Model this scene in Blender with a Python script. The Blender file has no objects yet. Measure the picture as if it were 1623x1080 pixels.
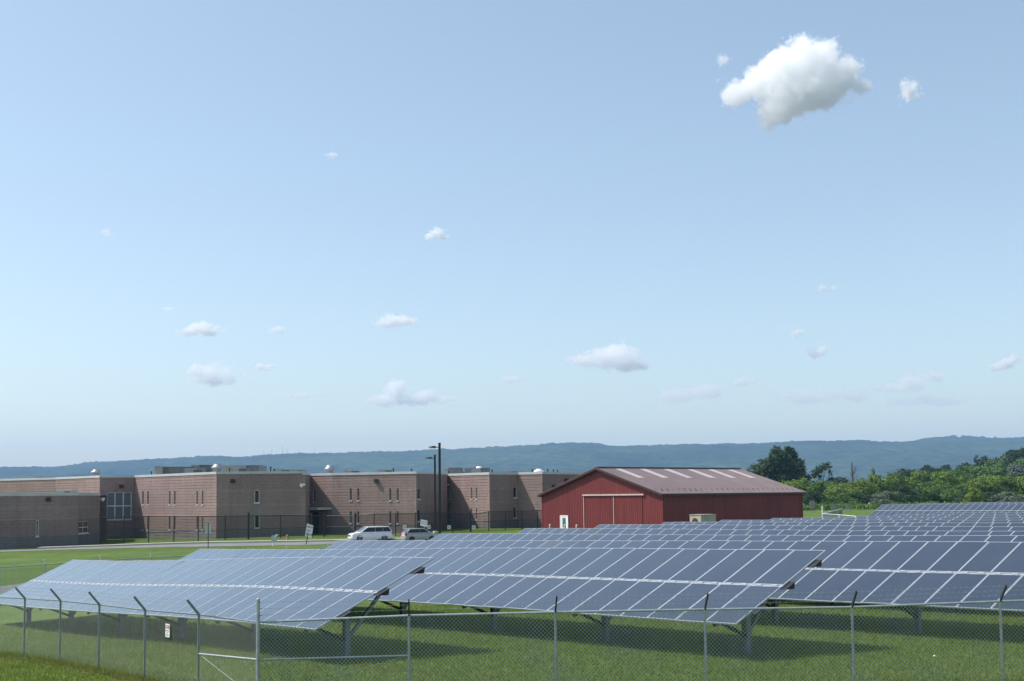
import bpy, bmesh, math, random
import numpy as np
from mathutils import Vector, Matrix

random.seed(7)
RNG = np.random.default_rng(11)
scene = bpy.context.scene
COL = scene.collection
rad = math.radians

# ---------------------------------------------------------------- camera, sky, sun, exposure
FPX = 1900.0                 # focal length in photo pixels (photo 1623 x 1080)
HC = 4.6                     # camera height above the world's zero
PITCH, ROLL, SHIFT = rad(4.0), -0.011, 0.059
cam_d = bpy.data.cameras.new("camera")
cam = bpy.data.objects.new("camera", cam_d)
COL.objects.link(cam)
cam_d.sensor_width = 36.0
cam_d.lens = 36.0 * FPX / 1623.0
cam_d.shift_y = SHIFT * FPX / 1623.0
cam_d.clip_start = 0.5
cam_d.clip_end = 60000.0
CAM_M = Matrix.Rotation(math.pi / 2 + PITCH, 4, 'X') @ Matrix.Rotation(ROLL, 4, 'Z')
CAM_M.translation = (0, 0, HC)
cam.matrix_world = CAM_M
scene.camera = cam

SUN_AZ = rad(86)             # degrees to the left of straight ahead
SUN_EL = rad(53)
sun_dir = Vector((-math.sin(SUN_AZ) * math.cos(SUN_EL), math.cos(SUN_AZ) * math.cos(SUN_EL), math.sin(SUN_EL)))
world = bpy.data.worlds.new("World")
scene.world = world
world.use_nodes = True
wn = world.node_tree
wn.nodes.clear()
sky = wn.nodes.new("ShaderNodeTexSky")
sky.sky_type = 'NISHITA'
sky.sun_disc = False
sky.sun_elevation = SUN_EL
sky.sun_rotation = -SUN_AZ   # measured clockwise from +Y
sky.air_density = 1.0
sky.dust_density = 1.2
sky.ozone_density = 1.5
bg = wn.nodes.new("ShaderNodeBackground")
bg.inputs['Strength'].default_value = 0.10
wo = wn.nodes.new("ShaderNodeOutputWorld")
# hazy summer air: the sky's blue is softened and a thin even veil added all round
veil = wn.nodes.new("ShaderNodeMix"); veil.data_type = 'RGBA'; veil.blend_type = 'MULTIPLY'
veil.inputs[0].default_value = 1.0; veil.inputs[7].default_value = (0.95, 0.915, 0.835, 1)
pale = wn.nodes.new("ShaderNodeMix"); pale.data_type = 'RGBA'; pale.blend_type = 'ADD'
pale.inputs[0].default_value = 1.0; pale.inputs[7].default_value = (0.58, 0.65, 0.68, 1)
wn.links.new(sky.outputs[0], veil.inputs[6]); wn.links.new(veil.outputs[2], pale.inputs[6]); wn.links.new(pale.outputs[2], bg.inputs[0])
wn.links.new(bg.outputs[0], wo.inputs[0])
sd = bpy.data.lights.new("sun", 'SUN')
sd.energy = 3.0
sd.angle = rad(0.55)
sd.color = (1.0, 0.95, 0.87)
so = bpy.data.objects.new("sun", sd)
COL.objects.link(so)
so.rotation_euler = (-sun_dir).to_track_quat('-Z', 'Y').to_euler()
so.location = (0, 0, 60)
scene.view_settings.view_transform = 'Standard'
scene.view_settings.look = 'None'
scene.view_settings.exposure = 0.90
scene.view_settings.gamma = 1.0
scene.view_settings.use_curve_mapping = False
cy = scene.cycles
cy.max_bounces = 26
cy.diffuse_bounces = 3
cy.glossy_bounces = 3
cy.transmission_bounces = 4
cy.transparent_max_bounces = 12
cy.volume_bounces = 24
cy.use_denoising = True
cy.sample_clamp_indirect = 4.0

# ---------------------------------------------------------------- helpers
R3 = CAM_M.to_3x3()
def at(px, py, Y):
    """World point on the line of sight of a photo pixel at forward distance Y."""
    d = R3 @ Vector(((px - 811.5) / FPX, (540.0 - py) / FPX + SHIFT, -1.0))
    return Vector((0, 0, HC)) + d * (Y / d.y)
def xat(px, Y):
    return at(px, 800, Y).x
def rel(px, py, Y):
    return at(px, py, Y).z

def link(o, parent=None):
    COL.objects.link(o)
    if parent is not None:
        o.parent = parent
    return o
def tag(o, label=None, cat=None, group=None, kind=None):
    if label: o['label'] = label
    if cat: o['category'] = cat
    if group: o['group'] = group
    if kind: o['kind'] = kind
    return o
def empty(name, loc, rz=0.0, label=None, cat=None, group=None):
    o = bpy.data.objects.new(name, None)
    o.empty_display_size = 0.3
    o.location = loc
    o.rotation_euler = (0, 0, rz)
    link(o)
    return tag(o, label, cat, group)
def copy_tree(o, parent=None):
    c = o.copy()
    COL.objects.link(c)
    if parent is not None:
        c.parent = parent
    for ch in list(o.children):
        copy_tree(ch, c)
    return c

class MB:
    """Collects faces, then links them as ONE mesh object."""
    def __init__(s):
        s.v, s.f, s.m = [], [], []
    def add(s, vs, fs, mi=0):
        b = len(s.v)
        s.v += [tuple(v) for v in vs]
        s.f += [tuple(b + i for i in f) for f in fs]
        s.m += [mi] * len(fs)
        return s
    def box(s, lo, hi, mi=0, M=None):
        x0, y0, z0 = lo; x1, y1, z1 = hi
        vs = [Vector(p) for p in ((x0,y0,z0),(x1,y0,z0),(x1,y1,z0),(x0,y1,z0),(x0,y0,z1),(x1,y0,z1),(x1,y1,z1),(x0,y1,z1))]
        if M is not None: vs = [M @ v for v in vs]
        return s.add(vs, [(3,2,1,0),(4,5,6,7),(0,1,5,4),(1,2,6,5),(2,3,7,6),(3,0,4,7)], mi)
    def tube(s, p0, p1, r0, r1=None, n=6, mi=0, caps=True):
        p0, p1 = Vector(p0), Vector(p1)
        r1 = r0 if r1 is None else r1
        d = (p1 - p0)
        if d.length < 1e-9: return s
        d.normalize()
        a = d.orthogonal().normalized(); b = d.cross(a)
        vs = []
        for p, r in ((p0, r0), (p1, r1)):
            for k in range(n):
                t = 2 * math.pi * k / n
                vs.append(p + (a * math.cos(t) + b * math.sin(t)) * r)
        fs = [(k, (k+1) % n, n + (k+1) % n, n + k) for k in range(n)]
        if caps:
            fs += [tuple(range(n-1, -1, -1)), tuple(range(n, 2*n))]
        return s.add(vs, fs, mi)
    def beam(s, p0, p1, w, h, up=(0,0,1), mi=0):
        p0, p1 = Vector(p0), Vector(p1)
        d = (p1 - p0).normalized()
        side = d.cross(Vector(up))
        if side.length < 1e-6: side = d.orthogonal()
        side.normalize(); u = side.cross(d)
        vs = []
        for p in (p0, p1):
            for a, b in ((-1,-1),(1,-1),(1,1),(-1,1)):
                vs.append(p + side * a * w/2 + u * b * h/2)
        return s.add(vs, [(3,2,1,0),(4,5,6,7),(0,1,5,4),(1,2,6,5),(2,3,7,6),(3,0,4,7)], mi)
    def prism(s, poly, lo, hi, axis='z', mi=0, M=None):
        """Extrude a 2D polygon (counter-clockwise) along an axis."""
        n = len(poly)
        def mk(a, b, c):
            return {'z': (a, b, c), 'y': (a, c, b), 'x': (c, a, b)}[axis]
        vs = [Vector(mk(a, b, lo)) for a, b in poly] + [Vector(mk(a, b, hi)) for a, b in poly]
        if M is not None: vs = [M @ v for v in vs]
        fs = [(k, (k+1) % n, n + (k+1) % n, n + k) for k in range(n)]
        fs += [tuple(range(n-1, -1, -1)), tuple(range(n, 2*n))]
        return s.add(vs, fs, mi)
    def lathe(s, prof, n=16, c=(0,0,0), mi=0):
        c = Vector(c); vs = []
        for r, z in prof:
            for k in range(n):
                t = 2 * math.pi * k / n
                vs.append(c + Vector((r * math.cos(t), r * math.sin(t), z)))
        fs = []
        for j in range(len(prof) - 1):
            for k in range(n):
                fs.append((j*n + k, j*n + (k+1) % n, (j+1)*n + (k+1) % n, (j+1)*n + k))
        fs += [tuple(range(n-1, -1, -1)), tuple((len(prof)-1)*n + k for k in range(n))]
        return s.add(vs, fs, mi)
    def mesh(s, name, mats, smooth=False, fix=True):
        me = bpy.data.meshes.new(name)
        me.from_pydata(s.v, [], s.f)
        if not isinstance(mats, (list, tuple)): mats = [mats]
        for m in mats: me.materials.append(m)
        if len(mats) > 1:
            me.polygons.foreach_set('material_index', s.m)
        if fix:
            bm = bmesh.new(); bm.from_mesh(me)
            bmesh.ops.recalc_face_normals(bm, faces=bm.faces)
            bm.to_mesh(me); bm.free()
        if smooth:
            me.polygons.foreach_set('use_smooth', [True] * len(me.polygons))
        me.update()
        return me
    def build(s, name, mats, parent=None, smooth=False, fix=True):
        return link(bpy.data.objects.new(name, s.mesh(name, mats, smooth, fix)), parent)

# ---------------------------------------------------------------- materials
def nt(name):
    m = bpy.data.materials.new(name)
    m.use_nodes = True
    t = m.node_tree
    return m, t, t.nodes['Principled BSDF']
def N(t, kind, **kw):
    n = t.nodes.new(kind)
    for k, v in kw.items(): setattr(n, k, v)
    return n
def ramp(t, stops, fac=None, interp='LINEAR'):
    r = N(t, 'ShaderNodeValToRGB')
    r.color_ramp.interpolation = interp
    el = r.color_ramp.elements
    while len(el) < len(stops): el.new(0.5)
    for e, (p, c) in zip(el, stops):
        e.position = p
        e.color = (*c, 1) if len(c) == 3 else c
    if fac is not None: t.links.new(fac, r.inputs[0])
    return r
def noise(t, scale, detail=4.0, rough=0.55, coord=None, dim=None):
    n = N(t, 'ShaderNodeTexNoise')
    n.inputs['Scale'].default_value = scale
    n.inputs['Detail'].default_value = detail
    n.inputs['Roughness'].default_value = rough
    if coord is not None: t.links.new(coord, n.inputs['Vector'])
    return n
def mixc(t, fac, a, b, blend='MIX'):
    m = N(t, 'ShaderNodeMix', data_type='RGBA', blend_type=blend)
    for val, sock in ((fac, m.inputs[0]), (a, m.inputs[6]), (b, m.inputs[7])):
        if hasattr(val, 'links'): t.links.new(val, sock)
        elif isinstance(val, (int, float)): sock.default_value = val
        else: sock.default_value = (*val, 1)
    return m.outputs[2]
def math_(t, op, a, b=None, c=None, clamp=False):
    m = N(t, 'ShaderNodeMath', operation=op, use_clamp=clamp)
    for i, val in enumerate((a, b, c)):
        if val is None: continue
        if hasattr(val, 'links'): t.links.new(val, m.inputs[i])
        else: m.inputs[i].default_value = val
    return m.outputs[0]
def bump(t, bsdf, h, strength=0.3, dist=0.02):
    b = N(t, 'ShaderNodeBump')
    b.inputs['Strength'].default_value = strength
    b.inputs['Distance'].default_value = dist
    t.links.new(h, b.inputs['Height'])
    t.links.new(b.outputs[0], bsdf.inputs['Normal'])
def plain(name, col, rough=0.6, metal=0.0, var=0.12, scale=3.0, spec=0.5):
    """A surface of one colour with mottling and slight wear."""
    m, t, b = nt(name)
    g = N(t, 'ShaderNodeNewGeometry')
    n = noise(t, scale, 5.0, 0.6, g.outputs['Position'])
    lo = tuple(c * (1 - var) for c in col); hi = tuple(min(1, c * (1 + var)) for c in col)
    r = ramp(t, [(0.3, lo), (0.7, hi)], n.outputs['Fac'])
    t.links.new(r.outputs[0], b.inputs['Base Color'])
    b.inputs['Roughness'].default_value = rough
    b.inputs['Metallic'].default_value = metal
    b.inputs['Specular IOR Level'].default_value = spec
    return m

M = {}
M['galv'] = plain('galvanised steel', (0.37, 0.41, 0.43), 0.5, 0.6, 0.2, 9.0)
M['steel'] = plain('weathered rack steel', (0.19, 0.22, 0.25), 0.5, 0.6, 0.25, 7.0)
M['dark_steel'] = plain('dark underside steel', (0.026, 0.028, 0.034), 0.6, 0.3, 0.2, 7.0)  # also darkens the front fence arms in place of shade
M['wire'] = plain('zinc wire', (0.27, 0.31, 0.30), 0.5, 0.4, 0.15, 4.0)
M['wire_light'] = plain('bright zinc wire', (0.40, 0.45, 0.44), 0.5, 0.4, 0.15, 4.0)
M['galv_dull'] = plain('dull galvanised steel', (0.20, 0.23, 0.25), 0.55, 0.5, 0.2, 9.0)
M['alu'] = plain('panel frame aluminium', (0.42, 0.46, 0.50), 0.42, 0.4, 0.08, 5.0)
M['black'] = plain('black paint', (0.012, 0.014, 0.018), 0.5, 0.0, 0.2, 4.0)
M['white'] = plain('white paint', (0.78, 0.78, 0.77), 0.45, 0.0, 0.06, 2.0)
M['coping'] = plain('pale metal coping', (0.50, 0.51, 0.51), 0.5, 0.2, 0.08, 0.6)
M['frame_white'] = plain('window frame', (0.68, 0.70, 0.72), 0.5, 0.0, 0.06, 3.0)
M['stone'] = plain('cast stone sill', (0.58, 0.57, 0.55), 0.8, 0.0, 0.1, 5.0)
M['roof_grey'] = plain('roof membrane', (0.32, 0.33, 0.34), 0.9, 0.0, 0.12, 0.5)
M['unit_tan'] = plain('tan rooftop unit metal', (0.36, 0.34, 0.29), 0.6, 0.1, 0.12, 0.8)
M['unit_grey'] = plain('grey rooftop unit metal', (0.17, 0.18, 0.18), 0.6, 0.1, 0.15, 0.8)
M['vent_metal'] = plain('vent metal', (0.32, 0.34, 0.35), 0.5, 0.5, 0.12, 1.5)
M['tyre'] = plain('tyre rubber', (0.015, 0.015, 0.016), 0.85, 0.0, 0.2, 8.0)
M['rim'] = plain('wheel rim', (0.35, 0.36, 0.38), 0.35, 0.7, 0.1, 8.0)
M['trim_pink'] = plain('faded white door trim', (0.50, 0.39, 0.385), 0.6, 0.0, 0.12, 1.5)
M['tan_metal'] = plain('tan cabinet metal', (0.38, 0.345, 0.27), 0.6, 0.1, 0.15, 1.2)
M['tan_metal_b'] = plain('pale green grey cabinet metal', (0.36, 0.36, 0.30), 0.6, 0.1, 0.15, 1.2)
M['rust'] = plain('brown fan guard', (0.14, 0.085, 0.06), 0.7, 0.2, 0.3, 6.0)
M['orange'] = plain('faded hydrant paint', (0.40, 0.17, 0.10), 0.6, 0.0, 0.2, 6.0)
M['sign_white'] = plain('sign face white', (0.74, 0.75, 0.74), 0.5, 0.0, 0.05, 2.0)
M['sign_back'] = plain('sign back aluminium', (0.42, 0.50, 0.48), 0.5, 0.2, 0.1, 2.0)
M['ink'] = plain('sign ink', (0.06, 0.06, 0.075), 0.6, 0.0, 0.1, 2.0)
M['red_ink'] = plain('sign red', (0.50, 0.06, 0.05), 0.6, 0.0, 0.1, 2.0)
M['wood'] = plain('weathered board', (0.27, 0.25, 0.22), 0.9, 0.0, 0.2, 2.0)
M['bark'] = plain('tree bark', (0.09, 0.075, 0.06), 0.95, 0.0, 0.3, 1.5)
M['pale_bark'] = plain('pale bark', (0.26, 0.25, 0.22), 0.95, 0.0, 0.25, 1.5)
M['concrete'] = plain('kerb concrete', (0.44, 0.42, 0.37), 0.9, 0.0, 0.12, 0.8)
M['barn_trim'] = plain('dark red trim', (0.055, 0.018, 0.018), 0.5, 0.1, 0.15, 1.5)
M['bollard'] = plain('bollard paint', (0.50, 0.40, 0.38), 0.6, 0.0, 0.15, 3.0)
M['lamp_head'] = plain('lamp head metal', (0.045, 0.05, 0.055), 0.45, 0.3, 0.15, 3.0)
M['lens'] = plain('lamp lens', (0.62, 0.63, 0.62), 0.25, 0.0, 0.05, 3.0)
M['red_lens'] = plain('tail lamp', (0.28, 0.03, 0.03), 0.25, 0.0, 0.05, 3.0)

def glass(name, col, rough=0.06):
    m, t, b = nt(name)
    b.inputs['Base Color'].default_value = (*col, 1)
    b.inputs['Roughness'].default_value = rough
    b.inputs['IOR'].default_value = 1.5
    g = N(t, 'ShaderNodeNewGeometry')
    n = noise(t, 1.3, 2, 0.5, g.outputs['Position'])
    bump(t, b, n.outputs['Fac'], 0.05, 0.05)
    return m
M['pane'] = glass('window glass', (0.012, 0.014, 0.022))
M['pane_blue'] = glass('blue grey glazing', (0.10, 0.145, 0.175), 0.12)
M['car_glass'] = glass('car glass', (0.010, 0.013, 0.018), 0.03)

def car_paint(name, col):
    m, t, b = nt(name)
    g = N(t, 'ShaderNodeNewGeometry')
    n = noise(t, 2.5, 4, 0.6, g.outputs['Position'])
    r = ramp(t, [(0.35, tuple(c * 0.93 for c in col)), (0.7, col)], n.outputs['Fac'])
    t.links.new(r.outputs[0], b.inputs['Base Color'])
    b.inputs['Roughness'].default_value = 0.3
    b.inputs['Coat Weight'].default_value = 0.8
    b.inputs['Coat Roughness'].default_value = 0.08
    return m
M['paint_white'] = car_paint('white car paint', (0.78, 0.79, 0.80))
M['paint_silver'] = car_paint('silver car paint', (0.33, 0.345, 0.35))

# solar glass: dark cells in a fine grid under a dusty textured cover
def solar_glass():
    m, t, b = nt('solar cell glass')
    tc = N(t, 'ShaderNodeTexCoord')
    sep = N(t, 'ShaderNodeSeparateXYZ'); t.links.new(tc.outputs['Object'], sep.inputs[0])
    def lines(sock, pitch, w):
        a = math_(t, 'MULTIPLY', sock, 1.0 / pitch)
        fr = math_(t, 'FRACT', math_(t, 'ADD', a, 100.0))
        d = math_(t, 'ABSOLUTE', math_(t, 'SUBTRACT', fr, 0.5))
        return math_(t, 'GREATER_THAN', d, 0.5 - w)
    g = math_(t, 'MAXIMUM', lines(sep.outputs[0], 0.159, 0.018), lines(sep.outputs[1], 0.1625, 0.018))
    oi = N(t, 'ShaderNodeObjectInfo')
    geo = N(t, 'ShaderNodeNewGeometry')
    n = noise(t, 0.9, 4, 0.6, geo.outputs['Position'])
    tone = ramp(t, [(0.0, (0.007, 0.014, 0.030)), (0.5, (0.010, 0.018, 0.036)), (0.965, (0.013, 0.018, 0.040)), (0.985, (0.026, 0.027, 0.030))], oi.outputs['Random'])
    dust = ramp(t, [(0.3, (0.0, 0.0, 0.0)), (0.75, (1, 1, 1))], n.outputs['Fac'])
    f = math_(t, 'MULTIPLY', dust.outputs[0], 0.05)
    c = mixc(t, f, tone.outputs[0], (0.22, 0.23, 0.24))
    c = mixc(t, math_(t, 'MULTIPLY', g, 0.07), c, (0.30, 0.33, 0.37))
    t.links.new(c, b.inputs['Base Color'])
    rr = ramp(t, [(0.0, (0.16,)*3), (1.0, (0.24,)*3)], oi.outputs['Random'])
    t.links.new(rr.outputs[0], b.inputs['Roughness'])
    b.inputs['IOR'].default_value = 1.4
    b.inputs['Coat Weight'].default_value = 1.0
    b.inputs['Coat IOR'].default_value = 1.5
    b.inputs['Coat Roughness'].default_value = 0.2
    b.inputs['Sheen Weight'].default_value = 0.5
    b.inputs['Sheen Roughness'].default_value = 0.29
    b.inputs['Sheen Tint'].default_value = (.84, .96, 1.0, 1)
    return m
M['solar'] = solar_glass()

def grass_mat(name, a, b_, c_, fine=14.0, bmp=0.6):
    m, t, b = nt(name)
    g = N(t, 'ShaderNodeNewGeometry')
    mp = N(t, 'ShaderNodeMapping'); t.links.new(g.outputs['Position'], mp.inputs[0])
    mp.inputs['Scale'].default_value = (1, 1, 1)
    n1 = noise(t, 0.12, 5, 0.6, mp.outputs[0])
    n2 = noise(t, 1.1, 6, 0.65, mp.outputs[0])
    n3 = noise(t, fine, 4, 0.7, mp.outputs[0])
    r1 = ramp(t, [(0.25, a), (0.5, b_), (0.78, c_)], n2.outputs['Fac'])
    r2 = ramp(t, [(0.3, (0.72, 0.74, 0.66)), (0.7, (1.18, 1.14, 1.2))], n1.outputs['Fac'])
    c = mixc(t, 1.0, r1.outputs[0], r2.outputs[0], 'MULTIPLY')
    r3 = ramp(t, [(0.25, (0.6, 0.62, 0.55)), (0.75, (1.3, 1.28, 1.25))], n3.outputs['Fac'])
    c = mixc(t, 0.8, c, r3.outputs[0], 'MULTIPLY')
    t.links.new(c, b.inputs['Base Color'])
    b.inputs['Roughness'].default_value = 0.9
    b.inputs['Specular IOR Level'].default_value = 0.15
    bump(t, b, n3.outputs['Fac'], bmp, 0.06)
    return m
M['grass'] = grass_mat('mown grass', (0.056, 0.104, 0.020), (0.088, 0.145, 0.028), (0.140, 0.175, 0.046))
def blade_mat(name, cols, transl=0.25):
    m, t, b = nt(name)
    g = N(t, 'ShaderNodeNewGeometry')
    n = noise(t, 0.38, 6, 0.65, g.outputs['Position'])
    mixv = math_(t, 'ADD', math_(t, 'MULTIPLY', g.outputs['Random Per Island'], 0.38), math_(t, 'MULTIPLY', n.outputs['Fac'], 0.62))
    r = ramp(t, [(0.15, cols[0]), (0.5, cols[1]), (0.85, cols[2])], mixv)
    t.links.new(r.outputs[0], b.inputs['Base Color'])
    b.inputs['Roughness'].default_value = 0.75
    b.inputs['Specular IOR Level'].default_value = 0.2
    tr = N(t, 'ShaderNodeBsdfTranslucent')
    t.links.new(r.outputs[0], tr.inputs['Color'])
    ms = N(t, 'ShaderNodeMixShader'); ms.inputs[0].default_value = transl
    out = t.nodes['Material Output']
    t.links.new(b.outputs[0], ms.inputs[1]); t.links.new(tr.outputs[0], ms.inputs[2])
    t.links.new(ms.outputs[0], out.inputs['Surface'])
    return m
M['blade'] = blade_mat('grass blades', [(0.104, 0.164, 0.027), (0.160, 0.216, 0.038), (0.250, 0.262, 0.075)], 0.45)
M['dry_blade'] = blade_mat('dry grass blades', [(0.13, 0.115, 0.05), (0.24, 0.20, 0.10), (0.30, 0.27, 0.16)])
LEAF = {
    'dark':   blade_mat('dark leaves', [(0.023, 0.053, 0.023), (0.042, 0.077, 0.030), (0.065, 0.106, 0.041)], 0.2),
    'mid':    blade_mat('mid green leaves', [(0.061, 0.124, 0.029), (0.098, 0.174, 0.041), (0.152, 0.230, 0.059)], 0.25),
    'light':  blade_mat('light green leaves', [(0.089, 0.159, 0.031), (0.145, 0.225, 0.042), (0.215, 0.281, 0.062)], 0.25),
    'grey':   blade_mat('grey green leaves', [(0.083, 0.120, 0.075), (0.128, 0.168, 0.112), (0.180, 0.217, 0.150)], 0.2),
    'yellow': blade_mat('yellow green leaves', [(0.108, 0.175, 0.029), (0.173, 0.243, 0.041), (0.245, 0.289, 0.065)], 0.25),
}

def asphalt(name, col):
    m, t, b = nt(name)
    g = N(t, 'ShaderNodeNewGeometry')
    n = noise(t, 0.35, 5, 0.6, g.outputs['Position'])
    n2 = noise(t, 30, 3, 0.6, g.outputs['Position'])
    r = ramp(t, [(0.3, tuple(c * 0.8 for c in col)), (0.7, tuple(c * 1.2 for c in col))], n.outputs['Fac'])
    r2 = ramp(t, [(0.3, (0.85,)*3), (0.7, (1.15,)*3)], n2.outputs['Fac'])
    t.links.new(mixc(t, 1.0, r.outputs[0], r2.outputs[0], 'MULTIPLY'), b.inputs['Base Color'])
    b.inputs['Roughness'].default_value = 0.9
    bump(t, b, n2.outputs['Fac'], 0.3, 0.01)
    return m
M['asphalt'] = asphalt('grey asphalt', (0.135, 0.14, 0.15))
M['road'] = asphalt('pale worn asphalt', (0.165, 0.165, 0.165))

def block_mat():
    """Split face block: red brown above, grey base courses, pale accent courses."""
    m, t, b = nt('split face block')
    g = N(t, 'ShaderNodeNewGeometry')
    sep = N(t, 'ShaderNodeSeparateXYZ'); t.links.new(g.outputs['Position'], sep.inputs[0])
    z = sep.outputs[2]
    mp = N(t, 'ShaderNodeMapping'); t.links.new(g.outputs['Position'], mp.inputs[0])
    mp.inputs['Scale'].default_value = (1, 1, 2.4)
    n1 = noise(t, 2.4, 4, 0.7, mp.outputs[0])
    n2 = noise(t, 0.22, 4, 0.6, g.outputs['Position'])
    red = ramp(t, [(0.25, (0.235, 0.170, 0.154)), (0.5, (0.305, 0.222, 0.202)), (0.8, (0.365, 0.274, 0.250))], n1.outputs['Fac'])
    grey = ramp(t, [(0.25, (0.165, 0.165, 0.168)), (0.75, (0.245, 0.240, 0.238))], n1.outputs['Fac'])
    oi = N(t, 'ShaderNodeObjectInfo')
    # base course line is carried per wall by the object colour (red channel = height of the grey base)
    sepc = N(t, 'ShaderNodeSeparateColor'); t.links.new(oi.outputs['Color'], sepc.inputs[0])
    zb = math_(t, 'MULTIPLY_ADD', sepc.outputs[0], 20.0, -10.0)
    isb = math_(t, 'LESS_THAN', z, zb)
    c = mixc(t, isb, red.outputs[0], grey.outputs[0])
    def band(z0, w):
        d = math_(t, 'ABSOLUTE', math_(t, 'SUBTRACT', z, z0))
        return math_(t, 'LESS_THAN', d, w)
    bands = None
    for z0 in (HC + 1.00, HC - 0.95, HC - 2.42):
        k = band(z0, 0.10)
        bands = k if bands is None else math_(t, 'MAXIMUM', bands, k)
    c = mixc(t, math_(t, 'MULTIPLY', bands, 0.35), c, (0.36, 0.32, 0.29))
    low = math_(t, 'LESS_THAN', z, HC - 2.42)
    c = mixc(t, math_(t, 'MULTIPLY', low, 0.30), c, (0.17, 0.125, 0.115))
    r2 = ramp(t, [(0.3, (0.88,)*3), (0.7, (1.1,)*3)], n2.outputs['Fac'])
    c = mixc(t, 1.0, c, r2.outputs[0], 'MULTIPLY')
    mp2 = N(t, 'ShaderNodeMapping'); t.links.new(g.outputs['Position'], mp2.inputs[0]); mp2.inputs['Scale'].default_value = (1.6, 1.6, .10)
    n3 = noise(t, 1.0, 4, .6, mp2.outputs[0])
    r3 = ramp(t, [(.3, (.90, .90, .91)), (.65, (1.04,)*3)], n3.outputs['Fac'])
    c = mixc(t, 1.0, c, r3.outputs[0], 'MULTIPLY')
    t.links.new(c, b.inputs['Base Color'])
    b.inputs['Roughness'].default_value = 0.95
    b.inputs['Specular IOR Level'].default_value = 0.2
    bump(t, b, n1.outputs['Fac'], 0.6, 0.03)
    return m
M['block'] = block_mat()
def barn_mat():
    m, t, b = nt('barn red siding')
    g = N(t, 'ShaderNodeNewGeometry')
    mp = N(t, 'ShaderNodeMapping'); t.links.new(g.outputs['Position'], mp.inputs[0]); mp.inputs['Scale'].default_value = (2.2, 2.2, .12)
    n = noise(t, 1.0, 5, .65, mp.outputs[0])
    n2 = noise(t, 0.25, 5, .6, g.outputs['Position'])
    r = ramp(t, [(.3, (.150, .022, .023)), (.55, (.178, .028, .028)), (.8, (.205, .040, .038))], n.outputs['Fac'])
    r2 = ramp(t, [(.3, (.86, .86, .86)), (.7, (1.12, 1.12, 1.12))], n2.outputs['Fac'])
    c = mixc(t, 1.0, r.outputs[0], r2.outputs[0], 'MULTIPLY')
    sep = N(t, 'ShaderNodeSeparateXYZ'); t.links.new(g.outputs['Position'], sep.inputs[0])
    dirt = math_(t, 'SUBTRACT', 1.0, math_(t, 'MULTIPLY', math_(t, 'ADD', sep.outputs[2], .35), 1.1), clamp=True)
    c = mixc(t, math_(t, 'MULTIPLY', dirt, .45), c, (.16, .10, .08))
    t.links.new(c, b.inputs['Base Color'])
    b.inputs['Roughness'].default_value = .55
    b.inputs['Metallic'].default_value = .1
    return m
M['barn_red'] = barn_mat()
def barn_roof_mat():
    m, t, b = nt('weathered red metal roofing')
    g = N(t, 'ShaderNodeNewGeometry')
    n = noise(t, 0.35, 5, 0.6, g.outputs['Position'])
    r = ramp(t, [(0.3, (0.098, 0.068, 0.075)), (0.7, (0.135, 0.096, 0.102))], n.outputs['Fac'])
    t.links.new(r.outputs[0], b.inputs['Base Color'])
    b.inputs['Roughness'].default_value = 0.45
    b.inputs['Metallic'].default_value = 0.15
    return m
M['barn_roof'] = barn_roof_mat()
M['skylight'] = plain('translucent roof strip', (0.42, 0.38, 0.385), 0.5, 0.0, 0.1, 0.6)

# ---------------------------------------------------------------- terrain
TH = math.atan2(1561.0, FPX)                     # bearing of the rows, left of straight ahead
NV = Vector((math.cos(TH), math.sin(TH), 0))     # across the rows, away from us
EV = Vector((math.sin(TH), -math.cos(TH), 0))    # along the rows, to the right
def qr(q, r): return NV * q + EV * r
CTRL = []
def cz(px, Y, z): CTRL.append((xat(px, Y), Y, z))
for px, py in ((409, 986.5), (648, 976), (880, 971), (1117, 966.5), (1350, 962.5), (1586, 953.5)):
    cz(px, 24.6, rel(px, py, 24.6) - HC - 1.68)
for px, py, Y in ((315, 974, 26.63), (230, 967.4, 28.7), (158, 959, 30.7), (96, 952.6, 32.7), (40, 949.3, 34.8)):
    cz(px, Y, rel(px, py, Y) - HC - 1.68)
for px, Y, z in ((120, 54.3, -5.15), (320, 60.9, -5.06), (537, 64.5, -4.83), (693, 70, -4.73), (828, 75.5, -4.62), (943, 80.9, -4.60),
                 (1046, 86.2, -4.62), (1138, 91.5, -4.64), (1216, 97, -4.66), (1355, 99, -4.60), (1416, 104.6, -4.62), (1470, 110, -4.60),
                 (1500, 36.9, -4.13), (1500, 44.9, -4.28), (1500, 52.9, -4.37), (1500, 60.8, -4.40), (1500, 68.8, -4.42), (1500, 76.8, -4.47), (1500, 84.7, -4.52),
                 (1303, 31.7, -4.15), (686, 32.9, -4.25), (815, 41.6, -4.38), (1040, 36.4, -4.25), (583, 42.1, -4.49), (400, 41, -4.61), (160, 41.85, -4.87), (0, 50.8, -5.35),
                 (815, 53, -4.56), (860, 157, -4.8), (1050, 140, -4.7), (1270, 156, -4.75), (1397, 170, -4.45), (1623, 150, -4.45), (1303, 163, -4.65),
                 (343, 155, -5.35), (343, 165, -5.5), (484, 160, -5.3), (660, 164, -5.1), (717, 163, -5.0), (776, 170, -4.6), (860, 168, -4.75), (213, 180, -5.9), (124, 156, -6.0), (0, 150, -6.0),
                 (124, 142, -5.85), (500, 146, -5.5), (588, 146, -5.3), (330, 142, -5.7), (660, 138, -5.2), (0, 100, -5.9), (0, 70, -5.6)):
    cz(px, Y, z)
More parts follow.
